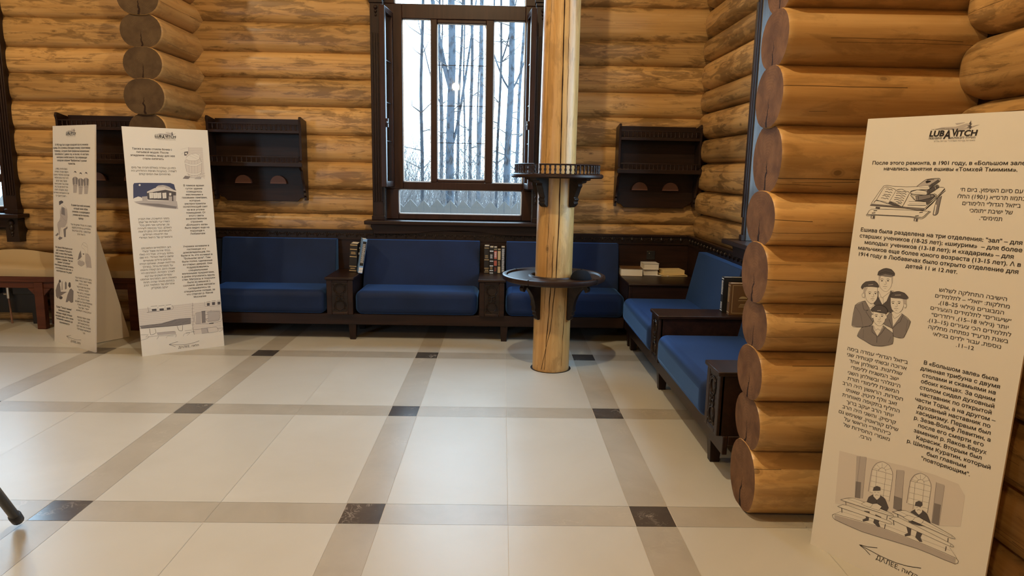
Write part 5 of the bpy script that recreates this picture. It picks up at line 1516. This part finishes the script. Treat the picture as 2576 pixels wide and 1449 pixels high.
TEXT=[
(3, [0.0466, 1.661, 0.5759, 1.6497, 0.0891, 1.6341, 0.5509, 1.6318], ['После этого ремонта, в 1901 году, в «Большом зале»', 'начались занятия ешивы «Томхей Тмимим».'], 1),
(3, [0.3796, 1.5619, 0.5743, 1.5594, 0.453, 1.4617, 0.5292, 1.4638], ['עם סיום השיפוץ, ביום ח׳', 'בתמוז תרס״א (1901) החלו', 'ב״זאל הגדול״ הלימודים', 'של ישיבת ״תומכי', 'תמימים״.'], 0),
(3, [0.0335, 1.3855, 0.5977, 1.3878, 0.2292, 1.2597, 0.4125, 1.2648], ['Ешива была разделена на три отделения: "зал" – для', 'старших учеников (18-25 лет); «шиурим»  – для более', 'молодых учеников (13-18 лет); и «хадарим» – для', 'мальчиков еще более юного возраста (13-15 лет). А в', '1914 году в Любавичах было открыто отделение для', 'детей 11 и 12 лет.'], 1),
(3, [0.361, 1.1838, 0.5807, 1.1936, 0.4543, 0.9947, 0.4972, 0.9985], ['הישיבה התחלקה לשלוש', 'מחלקות: ״זאל״ – לתלמידים', 'המבוגרים (גילאי 18–25),', '״שיעורים״ לתלמידים הצעירים', 'יותר (גילאי 15–18), ו״חדרים״', 'לתלמידים הכי צעירים (13–15).', 'בשנת תרע״ד נפתחה מחלקה', 'נוספת, עבור ילדים בגילאי', '.11–12'], 0),
(3, [0.046, 0.885, 0.2899, 0.8989, 0.145, 0.5431, 0.1942, 0.5495], ['ב״זאל הגדול״ עמדה בימה', 'ארוכה ובשתי קצותיה שני', 'שולחנות. בשולחן אחד', 'ישב המשגיח ללימודי', 'ה״נגלה״ ובשולחן השני', 'המשגיח ללימודי תורת', 'חסידות. הראשון היה הרב', 'זאב וולף לויטין, שאותו', 'החליף בתקופה מאוחרת', 'יותר הרב יעקב ברוך', 'קרסיק. והשני היה הרב', 'שילם קוראטין, ששימש גם', 'כ״החוזר״ הראשי על', 'מאמרי החסידות של', 'הרבי.'], 0),
(3, [0.3456, 0.8996, 0.5963, 0.9117, 0.3916, 0.5358, 0.5566, 0.5443], ['В «Большом зале» была', 'длинная трибуна с двумя', 'столами и скамьями на', 'обоих концах. За одним', 'столом сидел духовный', 'наставник по открытой', 'части Торы, а на другом –', 'духовный наставник по', 'хасидизму. Первым был', 'р. Зеэв-Вольф Левитин, а', 'после его смерти его', 'заменил р. Яаков-Барух', 'Карасик. Вторым был', 'р. Шилем Куратин, который', 'был главным', '"повторяющим".'], 1),
(3, [0.2811, 0.0645, 0.4418, 0.0924, 0.2811, 0.0645, 0.4418, 0.0924], ['ДАЛЕЕ, הלאה'], 0),
(2, [0.0615, 1.7236, 0.3604, 1.7247, 0.1305, 1.6446, 0.2941, 1.6439], ['Также в зале стояла бочка с', 'питьевой водой. После', 'эпидемии холеры, воду для нее', 'стали кипятить'], 1),
(2, [0.0463, 1.5711, 0.3753, 1.5699, 0.096, 1.5168, 0.3298, 1.5174], ['כמו כן, עמדה באולם חבית של מים', 'לשתיה. בעקבות מגיפת החולירע היו', 'מרתיחים את המים קודם'], 0),
(2, [0.4261, 1.4257, 0.5909, 1.4231, 0.4496, 1.0137, 0.569, 1.006], ['В темное время', 'суток здание', 'освещалось', 'масляными и', 'газовыми лампами,', 'которые', 'распространяли', 'ослепляющий свет', 'на все уголки', 'помещения. От', 'этого света', 'величественное', 'строение', '«Большого зала»', 'было видно еще на', 'подъезде к', 'Любавичам'], 1),
(2, [0.0597, 1.1518, 0.2951, 1.1433, 0.0547, 0.9966, 0.3052, 0.9858], ['בזמני החשיכה, את הבניין', 'האירו ע״י מנורות של שמן', 'וגז, שהפיצו אור חזק בכל', 'האולם. כבר בכניסה לעיירה', 'ליובאוויטש היה ניתן לראות', 'את חלונותיו הגדולים', 'והמוארים של ה״זאל הגדול״'], 0),
(2, [0.0638, 0.9066, 0.2875, 0.9021, 0.1147, 0.5672, 0.2363, 0.566], ['רוב התלמידים התאכסנו', 'בבתי אירוח ואצל ׳בעלי', 'בתים׳ בעיירה. אבל היו כאלו', 'שישנו ב״זאל הגדול״. היו שם', 'מדפים גדולים שעשויים', 'מדלתות ישנות, שאותם הניחו', 'על מסגרות ברזל. במהלך', 'שעות היום, הם קופלו והונחו', 'לאורך הקירות. המזרנים היו', 'עשויים משקים עם קש', 'בשעות היום, המזרנים אוחסנו', 'במחסן מיוחד שהיה תחת', 'אחריותו של התלמיד הרב', 'יעקב מסקליק'], 0),
(2, [0.3843, 0.9029, 0.5941, 0.9026, 0.4372, 0.462, 0.5386, 0.4605], ['Ученики ночевали в', 'гостиницах и у', 'домовладельцев. Но', 'были и те, кто ночевал в', '"Большом зале". Там', 'были полки, сделанные', 'из старых дверей. Они', 'поддерживались', 'специальными', 'железными предметами,', 'а днем опускались вдоль', 'стен. Матрасы и подушки', 'были из мешков с', 'соломой. Днем матрасы', 'складывались на', 'специальном складе, за', 'что отвечал р. Яаков', 'Москалик'], 1),
(2, [0.2804, 0.0327, 0.4439, 0.0383, 0.2804, 0.0327, 0.4439, 0.0383], ['ДАЛЕЕ, הלאה'], 0),
(1, [0.0422, 1.7547, 0.5811, 1.7472, 0.2618, 1.592, 0.3716, 1.5885], ['В 1902 году был создан хасидский хор из учеников', 'ешивы. Это случилось благодаря ученику, талантливому', 'Рубинову, у которого были прекрасные музыкальные', 'способности. С давних пор, он так пел, что мог быть', 'кантором в любой синагоге. Хор сопровождал', 'хасидские собрания "Фарбренгены" и разные', 'торжества.'], 1),
(1, [0.0292, 1.5442, 0.2612, 1.5437, 0.0584, 1.31, 0.2216, 1.3085], ['בשנת תרס״ב (1902)', 'הוקמה מקהלה חסידית', 'שהורכבה מתלמידי הישיבה', 'הדבר קרה בזכות תלמיד', 'מוכשר בשם רובינוב', 'שהיה בעל כישרון מיוחד', 'ויכל להיות חזן בכל בית', 'כנסת. המקהלה ליוותה', 'את ההתוועדויות החסידיות', '– ״פארבריינגען״ וכו׳'], 0),
(1, [0.3057, 1.239, 0.6121, 1.2347, 0.4258, 1.1294, 0.5001, 1.1285], ['В ешиве был свой сапожник,', 'который чинил обувь', 'учеников, а нуждающиеся', 'ученики могли получить', 'одежду'], 1),
(1, [0.2964, 1.0729, 0.6326, 1.0686, 0.3968, 0.9936, 0.5367, 0.9908], ['בישיבה היה סנדלר שתיקן את נעלי', 'התלמידים, גם תלמידים נזקקים', 'קיבלו ממנו – בגדים ונעליים של', 'כל אחד מהם'], 0),
(1, [0.0347, 0.8571, 0.318, 0.8533, 0.0441, 0.646, 0.3132, 0.6458], ['Во Дворе Ребе была кухня', 'для учеников "Большого', 'зала", а жена Ребе Рашаба,', 'создала кухню для учеников', 'шиурим и хадарим. Там же', 'давали "суп ребецн".', 'Некоторые ученики питались', 'в гостинице за свой счет, а', 'некоторые ели "по дням"'], 1),
(1, [0.3645, 0.615, 0.6277, 0.6151, 0.3762, 0.3322, 0.6237, 0.3284], ['בחצר הרבי היה מטבח עבור', 'תלמידי ״הזאל הגדול״, ואשת', 'של הרבי הרש״ב', 'פתחה עוד מטבח עבור', 'תלמידי ה״חדרים״', 'ו״שיעורים״. ברחוב אחר', 'היו מוכרים מרק זול', 'מטבח הרבנית. חלק', 'מהתלמידים אכלו על חשבונם', 'בבתי מלון והיו שאכלו', '״ימים״ – אצל בעלי', 'הבתים בעיירה ליובאוויטש'], 0),
(1, [0.0414, 0.3198, 0.3032, 0.3214, 0.0923, 0.1851, 0.2629, 0.1876], ['Ешива "Томхей тмимим"', 'принимала лучших', 'молодых людей, которые', 'находили здесь свет и тепло', 'Любавичей и менялись до', 'неузнаваемости'], 1),
(1, [0.3915, 0.2714, 0.6021, 0.2712, 0.4816, 0.1398, 0.5214, 0.1421], ['ישיבת ״תומכי תמימים״', 'משכה אליה את טובי', 'הבחורים שבאו לכאן', 'ומצאו בה את האור וחום', 'ליובאוויטש והשתנו לבלי', 'הכר'], 0),
(1, [0.2836, 0.0378, 0.4468, 0.0453, 0.2836, 0.0378, 0.4468, 0.0453], ['ДАЛЕЕ, הלאה'], 0)]

from mathutils.geometry import delaunay_2d_cdt


# ================================================================ printed standing boards
def visual(s, rtl):
    """Hebrew is set right to left: reorder a line into the order its letters stand from left to right"""
    heb = lambda c: '\u0590' <= c <= '\u05ff'
    if not any(heb(c) for c in s):
        return s
    mir = {'(': ')', ')': '(', '«': '»', '»': '«'}
    if not rtl:
        i = min(k for k, c in enumerate(s) if heb(c))
        return s[:i] + s[i:][::-1]
    out, run = [], ''
    for c in reversed(s):
        if c.isdigit() or (run and c in '–-' and False):
            run = c + run
        else:
            if run:
                out.append(run)
                run = ''
            out.append(mir.get(c, c))
    if run:
        out.append(run)
    t = ''.join(out)
    # a range such as 18–25 keeps its own order
    import re
    return re.sub(r'(\d+)–(\d+)', lambda m: m.group(2) + '–' + m.group(1), t)


PANELS = {1: dict(bl=(-4.0322, 6.0493), ang=-32.18, H=1.915, w=0.684, th=0.08, bold=0.010),
          2: dict(bl=(-3.0016, 5.5814), ang=36.025, H=1.902, w=0.656, th=0.09, bold=0.010),
          3: dict(bl=(1.3817, 2.7453), ang=-56.874, H=1.832, w=0.657, th=0.06, bold=0.010)}
LABELS = {1: 'narrow angled white board with drawings of men, leftmost of the three standing boards',
          2: 'white standing board with a barrel and night house drawing, middle of the three',
          3: 'large white standing board with four young men in caps, beside the right log wall'}

# letters first: every line is made once as a text object and turned into a flat mesh
_lines = []


def want_line(s, bold):
    cu = bpy.data.curves.new('line', 'FONT')
    cu.body = s
    cu.size = 1.0
    cu.resolution_u = 3
    o = bpy.data.objects.new('line', cu)
    C.objects.link(o)
    _lines.append((o, bold))
    return len(_lines) - 1


jobs = []
for k, a, lines, bold in TEXT:
    heb = any('\u0590' <= c <= '\u05ff' for c in lines[0]) and not any('\u0400' <= c <= '\u04ff' for c in lines[0])
    if len(lines) > 1 and not heb:
        heb = False
    jobs.append((k, a, [want_line(visual(s, heb), 0.012 if bold else 0.0) for s in lines], heb))
LOGO_TXT = [('LUB', 0), ('A', 0), ('V', 0), ('ITCH', 0)]
logo = {'LUB': want_line('LUB', 0.035), 'A': want_line('A', 0.03), 'V': want_line('V', 0.03), 'ITCH': want_line('ITCH', 0.03),
        'heb': want_line(visual('העיירה ליובאוויטש', True), 0.012), 'cyr': want_line('ЛЮБАВИЧИ', 0.015),
        'top': want_line('THE HOLY HOMELAND OF', 0.0), 'bot': want_line(visual('באחריות ובניהול השליח ר׳ גבריאל גורדון', True), 0.0)}
bpy.context.view_layer.update()
_dg = bpy.context.evaluated_depsgraph_get()


_glyph_cache = {}


def glyphs(o, fat):
    """flat letter faces: every outline is filled with its own holes, thickened by fat"""
    cu = o.to_curve(_dg)
    loops = []
    for sp in cu.splines:
        bp = sp.bezier_points
        n = len(bp)
        pts = []
        for k in range(n):
            a, b_ = bp[k], bp[(k + 1) % n]
            p0, p1, p2, p3 = (Vector((q.x, q.y)) for q in (a.co, a.handle_right, b_.handle_left, b_.co))
            d = p3 - p0
            flat = max(abs(d.x * (q - p0).y - d.y * (q - p0).x) for q in (p1, p2)) < 1e-3 * max(d.length, 1e-6)
            for t in ((0,) if flat else (0, 0.25, 0.5, 0.75)):
                q = p0 * (1 - t) ** 3 + p1 * 3 * t * (1 - t) ** 2 + p2 * 3 * t * t * (1 - t) + p3 * t ** 3
                if not pts or (q - pts[-1]).length > 1e-5:
                    pts.append(q)
        if len(pts) > 2 and (pts[0] - pts[-1]).length < 1e-5:
            pts.pop()
        if len(pts) > 2:
            loops.append(pts)
    o.to_curve_clear()

    def area(p):
        return 0.5 * sum(p[k].x * p[(k + 1) % len(p)].y - p[(k + 1) % len(p)].x * p[k].y for k in range(len(p)))

    def inside(q, p):
        c = False
        for k in range(len(p)):
            a, b_ = p[k], p[k - 1]
            if (a.y > q.y) != (b_.y > q.y) and q.x < (b_.x - a.x) * (q.y - a.y) / (b_.y - a.y) + a.x:
                c = not c
        return c
    # an outline lying wholly inside an odd number of others is a hole
    mids = [p[0] for p in loops]
    boxes = [(min(q.x for q in p), max(q.x for q in p), min(q.y for q in p), max(q.y for q in p)) for p in loops]

    def encloses(a, c):
        A, Z = boxes[a], boxes[c]
        return a != c and A[0] < Z[0] and A[1] > Z[1] and A[2] < Z[2] and A[3] > Z[3] and all(inside(q, loops[a]) for q in loops[c][::2])
    parents = [[a for a in range(len(loops)) if encloses(a, c)] for c in range(len(loops))]
    own = {k: [] for k in range(len(loops)) if len(parents[k]) % 2 == 0}
    for k, ps in enumerate(parents):
        if len(ps) % 2:
            own[min(ps, key=lambda a: abs(area(loops[a])))].append(k)
    vs, fs = [], []
    for k, hs in own.items():
        group = []
        for z in [k] + hs:
            p = loops[z]
            ccw = area(p) > 0
            out = 1 if (ccw == (z == k)) else -1
            n = len(p)
            new = []
            for q in range(n):
                e, f = (p[q] - p[q - 1]).normalized(), (p[(q + 1) % n] - p[q]).normalized()
                m = Vector((e.y + f.y, -e.x - f.x)) * out
                if m.length > 1e-6:
                    m = m.normalized() / max(0.55, (1 + e.dot(f)) / 2) ** 0.5
                new.append(p[q] + m * fat)
            group.append(new)
        o0 = group[0][0]
        key = (fat,) + tuple((round(q.x - o0.x, 3), round(q.y - o0.y, 3)) for l in group for q in l)
        if key not in _glyph_cache:
            pts, edges = [], []
            for l in group:
                i = len(pts)
                pts.extend(q - o0 for q in l)
                edges.extend((i + a, i + (a + 1) % len(l)) for a in range(len(l)))
            v2, _e, f2, *_r = delaunay_2d_cdt(pts, edges, [], 0, 1e-6)
            rel = [[q - o0 for q in l] for l in group]
            keep = []
            for t in f2:
                c = sum((v2[a] for a in t), Vector((0, 0))) / len(t)
                if inside(c, rel[0]) and not any(inside(c, h) for h in rel[1:]):
                    keep.append(tuple(t))
            _glyph_cache[key] = ([v.copy() for v in v2], keep)
        v2, keep = _glyph_cache[key]
        i = len(vs)
        vs.extend(Vector((q.x + o0.x, q.y + o0.y, 0)) for q in v2)
        for t in keep:
            q = [i + z for z in t]
            a, b_, c = (vs[z] for z in q[:3])
            if (b_ - a).cross(c - a).z < 0:
                q.reverse()
            fs.append(tuple(q))
    xs = [v.x for v in vs]
    return vs, fs, min(xs), max(xs)


G = [glyphs(o, f) for o, f in _lines]
for o, _f in _lines:
    cu = o.data
    bpy.data.objects.remove(o)
    bpy.data.curves.remove(cu)


def surf(p):
    s, c = math.sin(p['th']), math.cos(p['th'])
    return lambda u, v, d=0.0: (u, v * s - d * c, v * c + d * s)


def add_line(b, key, S, cu, base, sx, sy, mat=0, d=0.0009, shear=0.0, left=None):
    vs, fs, x0, x1 = G[key]
    xm = (x0 + x1) / 2
    i = len(b.v)
    for v in vs:
        x = ((v.x - xm) if left is None else (v.x - x0)) * sx + (v.y * shear * sy)
        b.v.append(S((cu if left is None else left) + x, base + v.y * sy, d))
    for f in fs:
        b.f.append((tuple(i + q for q in f), mat, None, 0.5))


def add_drawing(b, S, data, du=0.0, dv=0.0, mats=None):
    lay = 0.0004
    for item in data.split(';'):
        head, body = item.split(':')
        kind, m, w = head[0], head[1], int(head[2:]) / 10000.0
        q = [int(x) / 2000.0 for x in body.split(',')]
        pts = [(q[i] + du, q[i + 1] + dv) for i in range(0, len(q), 2)]
        mi = mats.index(m)
        lay += 0.000012
        if kind == 'F':
            ar = sum(pts[i][0] * pts[(i + 1) % len(pts)][1] - pts[(i + 1) % len(pts)][0] * pts[i][1] for i in range(len(pts)))
            if ar < 0:
                pts.reverse()
            from mathutils.geometry import tessellate_polygon
            tri = tessellate_polygon([[Vector((x, y, 0)) for x, y in pts]])
            i = len(b.v)
            b.v.extend(S(x, y, lay) for x, y in pts)
            for t in tri:
                b.f.append((tuple(i + k for k in t), mi, None, 0.5))
        else:
            # smooth the stroke, then lay a ribbon of it
            P = [Vector((x, y)) for x, y in pts]
            if len(P) > 2:
                Q = []
                closed = (P[0] - P[-1]).length < 1e-6
                for k in range(len(P) - 1):
                    p0 = P[k - 1] if k else (P[-2] if closed else P[0])
                    p1, p2 = P[k], P[k + 1]
                    p3 = P[k + 2] if k + 2 < len(P) else (P[1] if closed else P[-1])
                    for t in (0, 0.33, 0.66):
                        c = 0.5 * ((2 * p1) + (p2 - p0) * t + (2 * p0 - 5 * p1 + 4 * p2 - p3) * t * t + (3 * p1 - p0 - 3 * p2 + p3) * t ** 3)
                        Q.append(p1.lerp(p2, t) * 0.45 + c * 0.55)
                P = Q + [P[-1]]
            rows = []
            for k, p in enumerate(P):
                t = P[min(k + 1, len(P) - 1)] - P[max(k - 1, 0)]
                if t.length < 1e-9:
                    t = Vector((1, 0))
                t.normalize()
                nrm = Vector((-t.y, t.x)) * (w / 2)
                e, f = p + nrm, p - nrm
                rows.append([S(e.x, e.y, lay), S(f.x, f.y, lay)])
            b.grid(rows, mi)


DRAW_NAMES = {'bk': 'books_drawing', 'mn': 'portraits_drawing', 'sc': 'study_hall_drawing', 'ar3': 'arrow', 'br': 'barrel_drawing', 'nh': 'house_drawing', 'rm': 'room_drawing', 'ar2': 'arrow',
              'tm': 'singers_drawing', 'st': 'cobbler_drawing', 'hd': 'diner_drawing', 'tw': 'conversation_drawing', 'ar1': 'arrow'}
for k, p in PANELS.items():
    S = surf(p)
    t = thing('standing_board', LABELS[k], 'display board', (p['bl'][0], p['bl'][1], 0), math.radians(p['ang']), 'printed boards standing on the floor')
    w, H, th = p['w'], p['H'], 0.012
    b = B()
    c = [S(0, 0, 0), S(w, 0, 0), S(w, H, 0), S(0, H, 0), S(0, 0, -th), S(w, 0, -th), S(w, H, -th), S(0, H, -th)]
    zmin = min(q[2] for q in c)
    b.v.extend(c)
    for q, m in (((0, 1, 2, 3), 0), ((4, 7, 6, 5), 0), ((0, 4, 5, 1), 1), ((1, 5, 6, 2), 1), ((2, 6, 7, 3), 1), ((3, 7, 4, 0), 1)):
        b.f.append((q, m, None, 0.5))
    b.build('board', ['board', 'edge'], t)
    b = B()
    s_ = math.sin(p['th']) / math.cos(p['th'])
    uc, L = (0.386, 0.46) if k != 2 else (0.56, 0.34)
    b.prism([(0.016, 0.004), (L, 0.004), (L, 0.03), (1.50 * s_ + 0.022, 1.50), (1.50 * s_ + 0.0135, 1.50)], lambda y, z, u: (u, y, z), uc - 0.005, uc + 0.005)
    b.build('back_stay', ['edge'], t)
    # drawings
    for nm, (pk, data) in DRAW.items():
        if pk != k or nm == 'lg':
            continue
        mats = sorted({i[1] for i in data.split(';')})
        b = B()
        add_drawing(b, S, data, 0, 0, mats)
        b.build(DRAW_NAMES[nm], [INK[m] for m in mats], t)
    # logo: hill strokes and tree, then the letters
    du, dv = {1: (-0.019, 0.084), 2: (-0.0065, 0.0695), 3: (0, 0)}[k]
    b = B()
    mats = ['D', 'K', 'L', 'M']
    add_drawing(b, S, DRAW['lg'][1], du, dv, mats)

    def fit(key, ul, ur, base, sy, mat, shear=0.0):
        _, _, x0, x1 = G[logo[key]]
        add_line(b, logo[key], S, 0, base + dv, (ur - ul) / (x1 - x0), sy, mat, 0.0012, shear, left=ul + du)
    fit('LUB', 0.2445, 0.2955, 1.7550, 0.0290, 1, 0.12)
    fit('A', 0.2940, 0.3180, 1.7455, 0.0425, 1, 0.16)
    fit('V', 0.3205, 0.3400, 1.7545, 0.0360, 1, 0.04)
    fit('ITCH', 0.3370, 0.4040, 1.7535, 0.0285, 1, 0.12)
    fit('heb', 0.3185, 0.4010, 1.7440, 0.0110, 0)
    fit('cyr', 0.2430, 0.2890, 1.7440, 0.0105, 0, 0.1)
    fit('top', 0.2480, 0.3220, 1.7785, 0.0048, 0)
    fit('bot', 0.2640, 0.4020, 1.7345, 0.0075, 3)
    b.build('logo', [INK[m] for m in mats], t)
    for pk, a, keys, heb in jobs:
        if pk != k:
            continue
        b = B()
        n = len(keys)
        ws = [G[o][3] - G[o][2] for o in keys]
        s0 = (a[2] - a[0]) / ws[0]
        s1 = (a[6] - a[4]) / ws[-1]
        sx = s0 if n == 1 or ws[0] > 1.6 * ws[-1] else (s0 * ws[0] + s1 * ws[-1]) / (ws[0] + ws[-1])
        u0, v0 = (a[0] + a[2]) / 2, (a[1] + a[3]) / 2
        u1, v1 = (a[4] + a[6]) / 2, (a[5] + a[7]) / 2
        pitch = (v0 - v1) / (n - 1) if n > 1 else sx * 1.2
        sy = max(sx * 0.8, min(sx * 1.15, pitch / 1.18)) if n > 1 else sx
        for i, o in enumerate(keys):
            q = i / (n - 1) if n > 1 else 0
            add_line(b, o, S, u0 + (u1 - u0) * q, v0 + (v1 - v0) * q - 0.27 * sy, sx, sy, 0)
        b.build('printed_text', [INK['K']], t)
